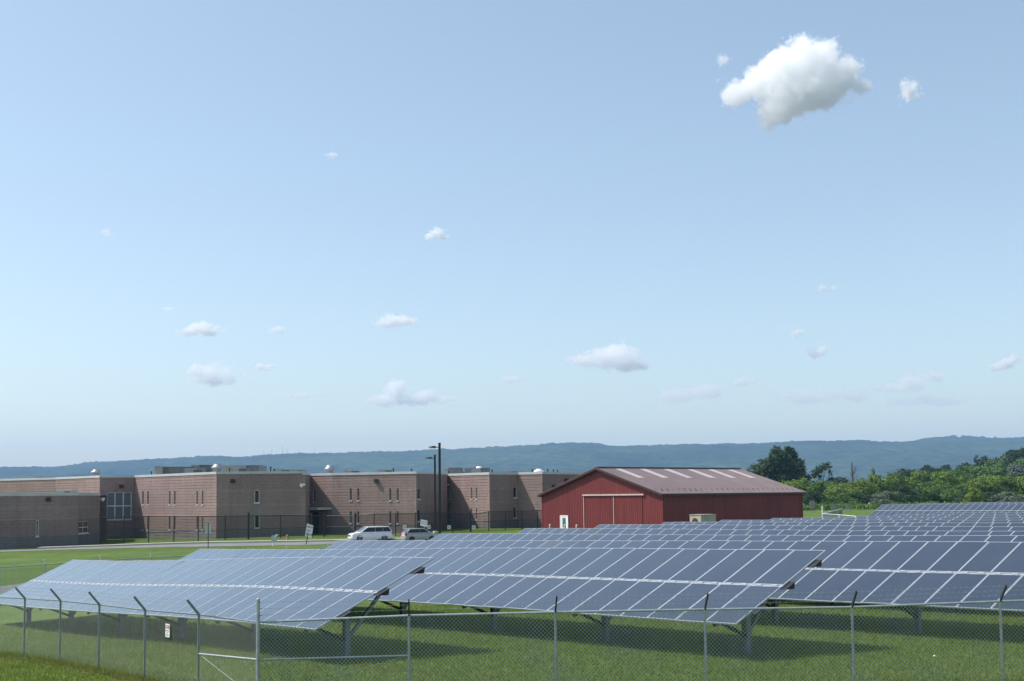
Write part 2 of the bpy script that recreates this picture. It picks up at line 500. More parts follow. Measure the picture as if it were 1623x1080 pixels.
for x, y, z in ((-100, 20, -6.0), (-60, 5, -5.0), (30, 5, -3.9), (70, 20, -3.7), (-110, 200, -6.3), (140, 250, -4.7), (0, 260, -5.2), (-120, 280, -6.0), (160, 100, -4.4), (0, 4, -4.2), (240, 200, -4.6)):
    CTRL.append((x, y, z))
CP = np.array(CTRL)
def _tps(r2): return 0.5 * r2 * np.log(np.maximum(r2, 1e-9))
_d2 = ((CP[:, None, :2] - CP[None, :, :2]) ** 2).sum(-1)
_K = _tps(_d2) + np.eye(len(CP)) * 40.0
_P = np.c_[np.ones(len(CP)), CP[:, :2]]
_A = np.block([[_K, _P], [_P.T, np.zeros((3, 3))]])
_W = np.linalg.solve(_A, np.r_[CP[:, 2], np.zeros(3)])
def ground_np(X, Y):
    X = np.asarray(X, float); Y = np.asarray(Y, float)
    x = np.clip(X, -130, 250); y = np.clip(Y, -20, 290)
    d2 = (x[..., None] - CP[:, 0]) ** 2 + (y[..., None] - CP[:, 1]) ** 2
    z = _tps(d2) @ _W[:-3] + _W[-3] + _W[-2] * x + _W[-1] * y
    z = np.clip(z, -7.5, -3.3)
    dist = np.hypot(np.maximum(np.abs(X - 40) - 140, 0), np.maximum(np.abs(Y - 110) - 150, 0))
    k = np.clip(dist / 160, 0, 1); k = k * k * (3 - 2 * k)
    z = z * (1 - k) + (-5.0) * k
    # the wooded rise on the right, beyond the field
    z = z + 26.0 * np.exp(-(((X - 430) / 150) ** 2 + ((Y - 800) / 170) ** 2))
    return z + HC
def ground(x, y): return float(ground_np(np.array([x]), np.array([y]))[0])
def on(px, Y):
    x = xat(px, Y); return Vector((x, Y, ground(x, Y)))

def axis_coords(lo, hi, step, far_lo, far_hi, g=1.28):
    a = list(np.arange(lo, hi + 1e-6, step))
    s, v = step, hi
    while v < far_hi: s *= g; v += s; a.append(v)
    s, v = step, lo; pre = []
    while v > far_lo: s *= g; v -= s; pre.append(v)
    return np.array(pre[::-1] + a)
gx = axis_coords(-90, 130, 2.0, -9500, 9500)
gy = axis_coords(-30, 270, 2.0, -1500, 9300)
GX, GY = np.meshgrid(gx, gy)
GZ = ground_np(GX, GY)
def grid_obj(name, X, Y, Z, mat, parent=None, smooth=True):
    ny, nx = X.shape
    me = bpy.data.meshes.new(name)
    idx = np.arange(nx * ny).reshape(ny, nx)
    q = np.stack([idx[:-1, :-1], idx[:-1, 1:], idx[1:, 1:], idx[1:, :-1]], -1).reshape(-1, 4)
    me.from_pydata(np.c_[X.ravel(), Y.ravel(), Z.ravel()].tolist(), [], q.tolist())
    me.materials.append(mat)
    if smooth: me.polygons.foreach_set('use_smooth', [True] * len(me.polygons))
    return link(bpy.data.objects.new(name, me), parent)
tag(grid_obj('ground', GX, GY, GZ, M['grass']), 'mown grass ground running from the fence to the far hills', kind='structure')

def strip(name, left, right, mat, lift, n=60, label=None):
    """A sheet laid on the ground between two plan polylines."""
    def samp(pl):
        pl = np.array(pl); t = np.r_[0, np.cumsum(np.hypot(*np.diff(pl, axis=0).T))]
        u = np.linspace(0, t[-1], n); return np.c_[np.interp(u, t, pl[:, 0]), np.interp(u, t, pl[:, 1])]
    a, b = samp(left), samp(right)
    ts = np.linspace(0, 1, 6)
    X = np.stack([a[:, 0] * (1 - k) + b[:, 0] * k for k in ts]); Y = np.stack([a[:, 1] * (1 - k) + b[:, 1] * k for k in ts])
    Z = ground_np(X, Y) + lift
    return tag(grid_obj(name, X, Y, Z, mat), label, kind='structure')
def pl(*pts): return [(xat(px, Y), Y) for px, Y in pts]
strip('road', pl((-160, 133), (0, 140.5), (124, 142.5), (330, 142), (530, 139), (700, 131)), pl((-160, 139), (0, 144.5), (124, 148), (330, 148), (530, 147), (700, 143)), M['road'], 0.03, 90, 'pale worn road passing in front of the brown block buildings')
kl = pl((60, 147.0), (124, 148.6), (330, 148.6), (530, 147.6), (700, 143.6))
kb = MB()
for (x0, y0), (x1, y1) in zip(kl[:-1], kl[1:]):
    for i in range(8):
        a = (x0 + (x1 - x0) * i / 8, y0 + (y1 - y0) * i / 8); b = (x0 + (x1 - x0) * (i + 1) / 8, y0 + (y1 - y0) * (i + 1) / 8)
        za, zb = ground(*a), ground(*b)
        kb.add([(a[0], a[1], za - .2), (b[0], b[1], zb - .2), (b[0], b[1], zb + .20), (a[0], a[1], za + .20),
                (a[0], a[1] + 1.5, za + .21), (b[0], b[1] + 1.5, zb + .21), (a[0], a[1] + 1.5, za - .2), (b[0], b[1] + 1.5, zb - .2)],
               [(0, 1, 2, 3), (3, 2, 5, 4), (4, 5, 7, 6)])
tag(kb.build('kerb', M['concrete']), 'pale concrete kerb along the far side of the road', kind='structure')
strip('path', pl((-140, 62), (-60, 66), (0, 69.5), (60, 74)), pl((-140, 72), (-60, 76), (0, 80.0), (80, 86.0)), M['asphalt'], 0.035, 40, 'dark grey asphalt path crossing the grass at the far left')

# ---------------------------------------------------------------- hills on the skyline
RIDGE = [(-1500, 752), (-1100, 742), (-800, 738), (-560, 744), (-400, 741), (-260, 743), (-120, 742), (0, 740), (60, 740), (95, 739), (135, 733.5), (200, 730), (245, 727.5), (295, 724.6), (340, 722), (382, 724.7), (420, 720), (470, 718.4), (520, 718.5), (570, 716.5), (620, 715.5),
         (660, 714), (700, 712), (740, 711), (790, 708), (830, 706), (870, 703), (910, 701), (950, 703), (985, 707.5), (1030, 705.5), (1060, 704.5), (1110, 704), (1160, 703), (1205, 702.5), (1250, 700.5), (1290, 698), (1330, 698.3),
         (1370, 697.6), (1400, 699.5), (1422, 700.8), (1450, 698.5), (1480, 694), (1505, 691.8), (1519, 690.3), (1523.5, 694.6), (1529, 690), (1560, 692.5), (1600, 694.2), (1660, 692), (1760, 690), (1900, 697), (2150, 692), (2500, 700), (2800, 694), (3100, 702)]
rp = np.array(RIDGE, float)
hx = np.arange(-1500, 3100, 1.6)
hy = np.interp(hx, rp[:, 0], rp[:, 1])
def smooth1(a, n):
    k = np.hanning(n); k /= k.sum(); return np.convolve(np.pad(a, n // 2, mode='edge'), k, 'same')[n // 2:-(n // 2)][:len(a)]
hs = smooth1(hy, 15)
notch = np.abs(hx - 1523.5) < 9
hy = np.where(notch, hy, hs)
hy = hy - smooth1(RNG.normal(0, 1, len(hx)), 5) * 0.75 - smooth1(RNG.normal(0, 1, len(hx)), 21) * 1.2
HD = 7200.0
rows_h = [(0.0, 1.0), (0.18, 0.93), (0.35, 0.80), (0.55, 0.60), (0.75, 0.36), (0.9, 0.16), (1.0, 0.0)]
hX, hY, hZ = [], [], []
zr = np.array([at(a, b, HD).z for a, b in zip(hx, hy)])
xr = np.array([xat(a, HD) for a in hx])
hX.append(xr * 1.06); hY.append(np.full_like(xr, HD * 1.06)); hZ.append(zr * 0.55)
zs_ = smooth1(zr, 81)
lumps = smooth1(RNG.normal(0, 1, len(hx)), 61) * 5.0
for k, hgt in rows_h:
    d = HD - 2300 * k + lumps * 30 * k * (1 - k)
    hX.append(xr * d / HD); hY.append(d); hZ.append((zr if k == 0 else zs_) * hgt + (ground(0, 5000) - 3) * (1 - hgt) )
def hill_mat():
    m, t, b = nt('wooded hillside')
    g = N(t, 'ShaderNodeNewGeometry')
    n = noise(t, 0.018, 6, 0.7, g.outputs['Position'])
    n2 = noise(t, 0.0016, 4, 0.6, g.outputs['Position'])
    r = ramp(t, [(0.35, (0.014, 0.030, 0.014)), (0.65, (0.070, 0.100, 0.045))], n.outputs['Fac'])
    r2 = ramp(t, [(0.35, (0.6,)*3), (0.65, (1.3,)*3)], n2.outputs['Fac'])
    t.links.new(mixc(t, 1.0, r.outputs[0], r2.outputs[0], 'MULTIPLY'), b.inputs['Base Color'])
    b.inputs['Roughness'].default_value = 1.0
    b.inputs['Specular IOR Level'].default_value = 0.0
    bump(t, b, n.outputs['Fac'], 1.0, 14.0)
    return m
M['hill'] = hill_mat()
tag(grid_obj('hills', np.array(hX), np.array(hY), np.array(hZ), M['hill']), 'long blue wooded ridge on the skyline', kind='structure')
for px, top, bot, lab in ((447.5, 707.5, 720, 'tallest of the thin radio masts on the hazy ridge'), (430.5, 713, 721, 'short radio mast with a dish, right one of a close pair on the ridge'), (418, 714, 722, 'short radio mast standing at the low left end of the ridge masts'), (456, 711, 720, 'faint thin radio mast just beside the tallest ridge mast'), (498.5, 712, 720, 'lone radio mast on the ridge above the white sign')):
    a, b = at(px, bot + 1.5, HD - 20), at(px, top, HD - 20)
    t = empty('radio_mast', a, 0, lab, 'mast', 'radio masts on the ridge')
    h = (b - a).z
    mb = MB()
    for k in range(3):
        an = 2.1 * k; mb.tube((1.6 * math.cos(an), 1.6 * math.sin(an), 0), (0.5 * math.cos(an), 0.5 * math.sin(an), h), 0.5, 0.3, 4)
    for k in range(8):
        z = h * (k + 0.5) / 8; mb.box((-1.3, -1.3, z), (1.3, 1.3, z + 0.5))
    mb.build('lattice', M['unit_grey'], t)
    if h < 32:
        MB().lathe([(0.3, h * 0.8), (3.2, h * 0.84), (3.4, h * 0.95), (0.4, h)], 8).build('antenna_drum', M['vent_metal'], t)

# ---------------------------------------------------------------- solar arrays
TILT = rad(24.0)
LS = 4.05
CT, ST = math.cos(TILT), math.sin(TILT)
CLEAR = 0.93
PW, PH = 0.992, 1.985
def panel_mesh():
    mb = MB(); f = 0.026; t = 0.04
    x, y = PW / 2, PH / 2
    o = [(-x, -y), (x, -y), (x, y), (-x, y)]
    i = [(-x + f, -y + f), (x - f, -y + f), (x - f, y - f), (-x + f, y - f)]
    vs = [(a, b, 0) for a, b in o] + [(a, b, 0) for a, b in i] + [(a, b, -t) for a, b in o] + [(a, b, -0.004) for a, b in i]
    for k in range(4):
        n = (k + 1) % 4
        mb.f += [(k, n, 4 + n, 4 + k), (8 + n, n, k, 8 + k), (4 + k, 4 + n, 12 + n, 12 + k)]
        mb.m += [0, 0, 0]
    mb.f += [(12, 13, 14, 15), (11, 10, 9, 8)]; mb.m += [1, 2]
    mb.v = vs
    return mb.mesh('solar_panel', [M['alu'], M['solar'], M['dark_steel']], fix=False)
PANEL = panel_mesh()
hpile = MB()
hpile.box((-.074, -.01, 0), (.074, .01, 1)); hpile.box((-.088, -.075, 0), (-.0735, .075, 1)); hpile.box((.0735, -.075, 0), (.088, .075, 1))
POST = hpile.mesh('post', M['steel'])

def row_height(q_top, r):
    """Ground level under a row, smoothed the way the installers levelled it."""
    s = 0.0
    for dr in (-4, -2, 0, 2, 4):
        for dq in (-3.2, -1.2):
            p = qr(q_top + dq, r + dr); s += ground(p.x, p.y)
    return s / 10
def solar_row(q_top, r0, r1, label, group, detail=2, frac=0.0):
    """One fixed-tilt row: two panels up the slope; r0 left end, r1 right end."""
    n = int(round((r1 - r0) / 1.0))
    r0 = r1 - n
    q_low = q_top - LS * CT
    base = qr(q_low, r1); z1 = row_height(q_top, r1)
    t = empty('solar_row', (base.x, base.y, z1), 0, label, 'solar panels', group)
    def hz(r): return row_height(q_top, r) - z1
    hs_ = [hz(r1 - k) for k in range(n + 1)]
    up = NV * CT + Vector((0, 0, ST))
    loc0 = Vector((0, 0, CLEAR))
    rows = ((PH / 2, 0), (LS - PH / 2, 1))
    for k in range(n):
        a, b = hs_[k], hs_[k + 1]
        xax = (EV * 1.0 + Vector((0, 0, a - b))).normalized()
        yax = (up - xax * up.dot(xax)).normalized()
        zax = xax.cross(yax)
        for s, j in rows:
            c = loc0 - EV * (k + 0.5) + up * s + Vector((0, 0, (a + b) / 2))
            o = bpy.data.objects.new('solar_panel', PANEL)
            Rm = Matrix((xax, yax, zax)).transposed().to_4x4()
            Rm = Rm @ Matrix.Rotation(random.gauss(0, 0.004), 4, 'X') @ Matrix.Rotation(random.gauss(0, 0.004), 4, 'Y')
            Rm.translation = c
            o.matrix_local = Rm
            link(o, t)
            o.matrix_parent_inverse = Matrix()
            o.matrix_basis = Rm
    # purlins: wedge section under the panels, ends sticking out a little
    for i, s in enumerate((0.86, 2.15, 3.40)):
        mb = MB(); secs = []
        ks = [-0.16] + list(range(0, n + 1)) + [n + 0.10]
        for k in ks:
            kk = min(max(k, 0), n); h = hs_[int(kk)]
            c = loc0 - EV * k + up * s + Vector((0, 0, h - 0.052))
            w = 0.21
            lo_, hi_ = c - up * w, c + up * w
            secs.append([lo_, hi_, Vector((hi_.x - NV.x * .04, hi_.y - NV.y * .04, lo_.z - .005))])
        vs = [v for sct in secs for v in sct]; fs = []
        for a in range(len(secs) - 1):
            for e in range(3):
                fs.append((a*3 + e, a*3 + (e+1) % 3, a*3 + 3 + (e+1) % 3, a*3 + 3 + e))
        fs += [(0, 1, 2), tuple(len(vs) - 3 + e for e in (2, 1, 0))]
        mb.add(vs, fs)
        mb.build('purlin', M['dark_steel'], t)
    # bright rail and clamps in the gap between the two panel courses
    mb = MB()
    for k in range(n):
        a, b = hs_[k], hs_[k + 1]
        pa = loc0 - EV * k + up * (LS / 2) + Vector((0, 0, a)); pb = loc0 - EV * (k + 1) + up * (LS / 2) + Vector((0, 0, b))
        zn = Vector((-NV.x * ST, -NV.y * ST, CT))
        mb.beam(pa - zn * .03, pb - zn * .03, .075, .03, zn)
        for s_ in (.25, .75):
            c_ = pa.lerp(pb, s_); mb.beam(c_ - EV * .09 + zn * .006, c_ + EV * .09 + zn * .006, .085, .014, zn)
    mb.build('gap_rail', M['alu'], t)
    # posts with rafter and braces
    k = 0.9
    while k < n:
        h = hs_[int(k)]
        s_post = 1.62
        topc = loc0 - EV * k + up * s_post + Vector((0, 0, h - 0.30))
        wp = Vector((base.x, base.y, 0)) + topc
        gz = ground(wp.x, wp.y) - z1 - 0.3
        o = bpy.data.objects.new('post', POST)
        Rm = Matrix.Rotation(-(math.pi/2 - TH), 4, 'Z')
        o.matrix_basis = Matrix.Translation((topc.x, topc.y, gz)) @ Rm @ Matrix.Diagonal((1, 1, topc.z - gz, 1))
        link(o, t)
        if detail > 0:
            low = Vector((0, 0, -0.21))
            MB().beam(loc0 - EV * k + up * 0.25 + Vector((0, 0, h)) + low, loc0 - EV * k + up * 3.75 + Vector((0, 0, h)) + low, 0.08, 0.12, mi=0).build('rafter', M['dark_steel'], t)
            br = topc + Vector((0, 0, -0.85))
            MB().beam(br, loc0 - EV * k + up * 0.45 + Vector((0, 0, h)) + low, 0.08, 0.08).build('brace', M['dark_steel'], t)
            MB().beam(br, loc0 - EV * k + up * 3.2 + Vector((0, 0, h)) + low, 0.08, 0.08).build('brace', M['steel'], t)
        k += 5.2
    return t

LEFT_R = [-54.5, -57.0, -55.7, -56.8, -57.9, -59.0, -59.9, -60.7, -61.8, -58.5, -59.7, -60.8]
def r_at_px(q, px):
    k = (px - 811.5) / FPX            # x = k y on this line of sight
    # (q cos + r sin) = k (q sin - r cos)
    return (k * q * math.sin(TH) - q * math.cos(TH)) / (math.sin(TH) + k * math.cos(TH))
ORD = ['first', 'second', 'third', 'fourth', 'fifth', 'sixth', 'seventh', 'eighth', 'ninth', 'tenth', 'eleventh', 'twelfth']
for i in range(12):
    q = 19.2 + 7.3 * i
    r1 = min(-26.8 + 7.5 * i, r_at_px(q, 1840))
    if i == 0: lab = 'first solar panel row from the fence, short, paling to white blue, by the danger sign'
    elif i == 1: lab = 'second solar panel row from the fence, long, its open end above the bare grass'
    elif i == 2: lab = 'third solar panel row from the fence, dark large panels running out of the picture'
    else: lab = '%s solar panel row counted from the wire fence, tilted panels on grass' % ORD[i]
    solar_row(q, LEFT_R[i], r1, lab, 'solar panel rows in the near field', 2 if i < 3 else 0)
for i, lab in enumerate(('front solar panel row of the far field below the trees, whole face showing', 'middle solar panel row of the far field, only its top edge showing', 'back solar panel row of the far field, nearest the trees')):
    q = 149 + 7.3 * i
    solar_row(q, -98.4 + (0, 0.4, 5)[i], r_at_px(q, 1840), lab, 'solar panel rows in the far field', 0)

CAM_INV = CAM_M.inverted()
def proj(P):
    c = CAM_INV @ Vector(P)
    return (811.5 + FPX * c.x / -c.z, 540.0 - FPX * (c.y / -c.z - SHIFT))
def frame(o, xax, yax, zax=None):
    xax = Vector(xax).normalized(); yax = Vector(yax).normalized()
    zax = xax.cross(yax) if zax is None else Vector(zax)
    Mx = Matrix((xax, yax, zax)).transposed().to_4x4()
    Mx.translation = o
    return Mx

# ---------------------------------------------------------------- block buildings
def wall_part(parent, A, B, zb, zt, wins, grey_z, course=0.40, name='wall'):
    """Block wall from A to B (left to right seen from outside) with real openings.
    wins: list of (u0, u1, z0, z1). Local frame: x along the wall, y into the wall, z up (world z)."""
    A = Vector((A[0], A[1], 0)); B = Vector((B[0], B[1], 0))
    L = (B - A).length
    u = (B - A) / L
    us = sorted({0.0, L, *[w[0] for w in wins], *[w[1] for w in wins]})
    us = [a for a in us if 0 <= a <= L]
    zs = [zb]; joint = []
    z = math.floor(zb / course) * course
    cuts = set()
    k = z
    while k < zt:
        for e in (k, k + 0.06):
            if zb < e < zt: cuts.add(round(e, 4))
        k += course
    for w in wins: cuts.update((round(w[2], 4), round(w[3], 4)))
    zs = sorted({round(zb, 4), round(zt, 4), *cuts})
    def off(z0, z1):
        m = ((z0 + z1) / 2) % course
        return 0.055 if m < 0.06 else 0.0
    mb = MB(); D = 0.22
    def inwin(uu, zz):
        return any(w[0] < uu < w[1] and w[2] < zz < w[3] for w in wins)
    for a, b in zip(us[:-1], us[1:]):
        prev = None
        for z0, z1 in zip(zs[:-1], zs[1:]):
            if inwin((a + b) / 2, (z0 + z1) / 2): prev = None; continue
            y = off(z0, z1)
            mb.add([(a, y, z0), (b, y, z0), (b, y, z1), (a, y, z1)], [(0, 1, 2, 3)])
            if prev is not None and prev != y:
                mb.add([(a, prev, z0), (b, prev, z0), (b, y, z0), (a, y, z0)], [(0, 1, 2, 3)])
            prev = y
    for w in wins:
        a, b, z0, z1 = w
        mb.add([(a, 0, z0), (a, D, z0), (a, D, z1), (a, 0, z1)], [(0, 1, 2, 3)])
        mb.add([(b, 0, z0), (b, 0, z1), (b, D, z1), (b, D, z0)], [(0, 1, 2, 3)])
        mb.add([(a, 0, z1), (a, D, z1), (b, D, z1), (b, 0, z1)], [(0, 1, 2, 3)])
        mb.add([(a, 0, z0), (b, 0, z0), (b, D, z0), (a, D, z0)], [(0, 1, 2, 3)])
    # closed back and ends so the wall is a solid slab
    mb.add([(0, .3, zb), (L, .3, zb), (L, .3, zt), (0, .3, zt)], [(3, 2, 1, 0)])
    mb.add([(0, .0, zt), (L, .0, zt), (L, .3, zt), (0, .3, zt)], [(0, 1, 2, 3)])
    mb.add([(0, .0, zb), (0, .3, zb), (0, .3, zt), (0, .0, zt)], [(3, 2, 1, 0)])
    mb.add([(L, .0, zb), (L, .3, zb), (L, .3, zt), (L, .0, zt)], [(0, 1, 2, 3)])
    o = mb.build(name, M['block'], parent, fix=False)
    Mx = frame(Vector((A.x, A.y, 0)), u, Vector((-u.y, u.x, 0)), Vector((0, 0, 1)))
    o.matrix_basis = Matrix.Translation(-Vector(parent.location)) @ Mx
    o.color = ((grey_z + 10) / 20, 0, 0, 1)
    return o, L, Mx
def window_part(parent, Mx, w, cols=1, rows=1, glassmat='pane', bar=0.05, sill=True, jamb=0.05):
    a, b, z0, z1 = w
    T = Matrix.Translation(-Vector(parent.location)) @ Mx
    mb = MB(); y0, y1 = 0.13, 0.19
    mb.box((a, y0, z0), (a + jamb, y1, z1)); mb.box((b - jamb, y0, z0), (b, y1, z1))
    mb.box((a + jamb, y0, z0), (b - jamb, y1, z0 + jamb)); mb.box((a + jamb, y0, z1 - jamb), (b - jamb, y1, z1))
    for i in range(1, cols):
        x = a + (b - a) * i / cols; mb.box((x - bar/2, y0 + .004, z0 + jamb), (x + bar/2, y1 - .004, z1 - jamb))
    for j in range(1, rows):
        z = z0 + (z1 - z0) * j / rows; mb.box((a + jamb, y0 + .008, z - bar/2), (b - jamb, y1 - .008, z + bar/2))
    o = mb.build('window', M['frame_white'], parent); o.matrix_basis = T
    for i in range(cols):
        for j in range(rows):
            xa = a + (b - a) * i / cols; xb = a + (b - a) * (i + 1) / cols; za = z0 + (z1 - z0) * j / rows; zb_ = z0 + (z1 - z0) * (j + 1) / rows
            MB().box((xa + .01, 0.155, za + .01), (xb - .01, 0.165, zb_ - .01)).build('pane', M[glassmat], o)
    if sill:
        MB().box((a - 0.07, -0.07, z0 - 0.13), (b + 0.07, 0.128, z0 - 0.003)).build('sill', M['stone'], o)
    return o
def wall_xy(Mx, L, px, py):
    """(u, z) where the sight line of a photo pixel meets a wall plane."""
    I = Mx.inverted()
    o = I @ Vector((0, 0, HC)); d = I.to_3x3() @ (R3 @ Vector(((px - 811.5) / FPX, (540.0 - py) / FPX + SHIFT, -1.0)))
    t = -o.y / d.y
    p = o + d * t
    return p.x, p.z
def plan_frame(A, B):
    A = Vector((A[0], A[1], 0)); B = Vector((B[0], B[1], 0)); u = (B - A).normalized()
    return frame(A, u, Vector((-u.y, u.x, 0)), Vector((0, 0, 1))), (B - A).length
def win_px(A, B, x0, x1, y0, y1):
    Mx, L = plan_frame(A, B)
    u0, z1 = wall_xy(Mx, L, x0, y0); u1, z0 = wall_xy(Mx, L, x1, y1)
    _, z1b = wall_xy(Mx, L, x1, y0)
    return (max(u0, .05), min(u1, L - .05), z0, (z1 + z1b) / 2)
def coping_part(parent, pts, z, h=0.34, over=0.07, depth=0.42):
    for A, B in zip(pts[:-1], pts[1:]):
        Mx, L = plan_frame(A, B)
        o = MB().box((-over, -over, z), (L + over, depth, z + h)).build('coping', M['coping'], parent)
        o.matrix_basis = Matrix.Translation(-Vector(parent.location)) @ Mx
def flat_roof(parent, pts, z, back):
    poly = [(p[0] - parent.location.x, p[1] - parent.location.y) for p in pts] + [(b[0] - parent.location.x, b[1] - parent.location.y) for b in back]
    mb = MB(); mb.add([(x, y, z - parent.location.z) for x, y in poly], [tuple(range(len(poly)))])
    return mb.build('roof', M['roof_grey'], parent)
def wall_light(parent, A, B, px, py):
    Mx, L = plan_frame(A, B); u, z = wall_xy(Mx, L, px, py)
    o = MB().prism([(-0.28, -0.24), (0.28, -0.24), (0.28, 0.26), (-0.28, 0.26)], -0.32, -0.003, 'y').build('wall_light', M['black'], parent)
    o.matrix_basis = Matrix.Translation(-Vector(parent.location)) @ Mx @ Matrix.Translation((u, 0, z))
def wall_camera(parent, A, B, px, py):
    Mx, L = plan_frame(A, B); u, z = wall_xy(Mx, L, px, py)
    u = min(max(u, 0.15), L - 0.15)
    o = MB().box((-.08, -.5, -.05), (.08, -.003, .05)).box((-.55, -.75, -.14), (.18, -.5, .14)).lathe([(0.02, -.36), (.16, -.33), (.2, -.22), (.16, -.15)], 8, (-.3, -.62, 0)).build('security_camera', M['white'], parent)
    o.matrix_basis = Matrix.Translation(-Vector(parent.location)) @ Mx @ Matrix.Translation((u, 0, z))

Vv = [(-40, 205), (88, 193.5), (157.5, 181), (213, 184), (343, 165), (484, 166), (491, 171), (489.5, 174.5), (527, 172), (660, 166.5), (709, 176), (708, 178.5), (776, 170), (821, 173.5), (860, 171), (960, 181)]
VP_ = [Vector((xat(px, Y), Y, 0)) for px, Y in Vv]
ZTOP = HC + 3.31
def zt_wall(i): return ZTOP if i < 5 else (HC + 3.09 if i < 10 else HC + 2.92)
def zt_px(px): return ZTOP if px < 490 else (HC + 3.09 if px < 709 else HC + 2.92)
main = empty('brick_building', (VP_[4].x, VP_[4].y, ground(VP_[4].x, VP_[4].y)), 0, 'long two-storey brown block building with slit windows and a white coping, behind the black fence', 'building')
def pair(xs, ys, w=1.15): return [(x - w, x + w, ys[0], ys[1]) for x in xs]
WIN = {
    2: [('big', 169.5, 208.5, 780.5, 823.5)],
    3: [('slit', x - 1.1, x + 1.1, a, b) for x in (226.6, 234.6, 269, 277, 312.6, 321) for a, b in ((778.6, 800.2), (818.2, 840))],
    4: [('tall', 403, 411, 777, 797.2), ('tall', 403, 411, 817, 837.5)],
    7: [('slit', 496, 499, 776.5, 796)],
    8: [('slit', x - 1.6, x + 1.6, a, b) for x in (555.7, 567.6, 618.3, 630.1) for a, b in ((774.2, 793.6), (810.6, 829.8))],
    9: [('tall', 661.5, 667.5, 774, 791.6), ('tall', 661.5, 667.5, 807.5, 826.6)],
    11: [('slit', x - 1.1, x + 1.1, a, b) for x in (713.6, 747.3, 755.2) for a, b in ((773, 791.2), (806, 823.8))],
    12: [('tall', 814, 819.6, 772, 789.4), ('tall', 814, 819.6, 804.5, 821.6)],
}
for i in range(len(VP_) - 1):
    A, B = VP_[i], VP_[i + 1]
    wl = []
    for w in WIN.get(i, []):
        wl.append((w[0], win_px(A, B, *w[1:])))
    gl = -4.3 if i < 6 else (-4.1 if i < 10 else -3.75)
    zb = min(ground(A.x, A.y), ground(B.x, B.y)) - 0.8
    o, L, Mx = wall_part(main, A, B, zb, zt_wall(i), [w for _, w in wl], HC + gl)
    for kind, w in wl:
        if kind == 'slit': window_part(main, Mx, w, 1, 1, 'pane', jamb=0.045)
        elif kind == 'tall': window_part(main, Mx, w, 1, 1, 'pane', jamb=0.09)
        else: window_part(main, Mx, w, 3, 2, 'pane_blue', bar=0.14, jamb=0.11)
coping_part(main, VP_[:6], ZTOP + 0.002); coping_part(main, VP_[5:11], HC + 3.092); coping_part(main, VP_[10:], HC + 2.922)
flat_roof(main, VP_, HC + 2.80, [(VP_[-1].x + 4, 268), (VP_[0].x - 8, 268)])
rb = MB(); mp = main.location
for (a, b) in (((VP_[-1].x, VP_[-1].y), (VP_[-1].x + 4, 268)), ((VP_[-1].x + 4, 268), (VP_[0].x - 8, 268)), ((VP_[0].x - 8, 268), (VP_[0].x, VP_[0].y))):
    rb.add([(a[0] - mp.x, a[1] - mp.y, -2), (b[0] - mp.x, b[1] - mp.y, -2), (b[0] - mp.x, b[1] - mp.y, HC + 2.79 - mp.z), (a[0] - mp.x, a[1] - mp.y, HC + 2.79 - mp.z)], [(0, 1, 2, 3)])
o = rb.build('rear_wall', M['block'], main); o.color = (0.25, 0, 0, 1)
for i, px, py in ((2, 192, 771.5), (4, 369, 763), (8, 597, 762.5), (14, 897, 761.5), (14, 877, 772)):
    wall_light(main, VP_[i], VP_[i + 1], px, py)
for i, px, py in ((4, 482.5, 768.5), (11, 712, 768.5)):
    wall_camera(main, VP_[i], VP_[i + 1], px, py)
# canopy slab and doors in the recess
A, B = VP_[7], VP_[8]; Mx, L = plan_frame(A, B)
_, zc = wall_xy(Mx, L, 510, 804.5)
o = MB().box((0.1, -3.0, zc - 0.32), (L - 0.05, -0.003, zc)).build('canopy', M['coping'], main); o.matrix_basis = Matrix.Translation(-mp) @ Mx
zg = ground(A.x, A.y)
o = MB().box((0.4, -0.10, zg - .1), (1.9, -0.004, zc - 0.8)).build('door', M['black'], main); o.matrix_basis = Matrix.Translation(-mp) @ Mx
# rooftop plant, each piece a part of the building
def roof_box(x0, x1, ytop, Y, depth, mat, name='rooftop_unit', cap=True):
    a = at(x0, ytop, Y); b = at(x1, ytop, Y)
    mb = MB(); zr = HC + 2.805
    lo = Vector((a.x, Y, zr)) - mp; hi = Vector((b.x, Y + depth, a.z)) - mp
    mb.box((lo.x, lo.y, lo.z), (hi.x, hi.y, hi.z))
    if cap: mb.box((lo.x - .08, lo.y - .08, hi.z + .002), (hi.x + .08, hi.y + .08, hi.z + .1))
    nrib = int((b.x - a.x) / 0.9)
    for k in range(1, nrib): mb.box((lo.x + k * (hi.x - lo.x) / nrib - .03, lo.y - .04, lo.z), (lo.x + k * (hi.x - lo.x) / nrib + .03, lo.y - .003, hi.z))
    return mb.build(name, M[mat], main)
for x0, x1, yt, Y, dp, mat in ((245, 256.5, 740.6, 180, 5, 'unit_tan'), (257, 308, 741.3, 181, 7, 'unit_grey'), (303, 314, 738, 188, 5, 'unit_tan'), (314.5, 336, 738.2, 189, 6, 'unit_grey'),
                               (350, 390, 739.3, 182, 5, 'unit_tan'), (391, 410, 738.8, 182.4, 6, 'unit_grey'), (704, 710, 745, 204, 5, 'unit_tan'), (711, 731, 742.6, 204, 6, 'unit_grey'), (737, 762, 743.4, 208, 6, 'unit_tan'), (762.5, 776, 743.2, 208.4, 6, 'unit_grey')):
    roof_box(x0, x1, yt, Y, dp, mat)
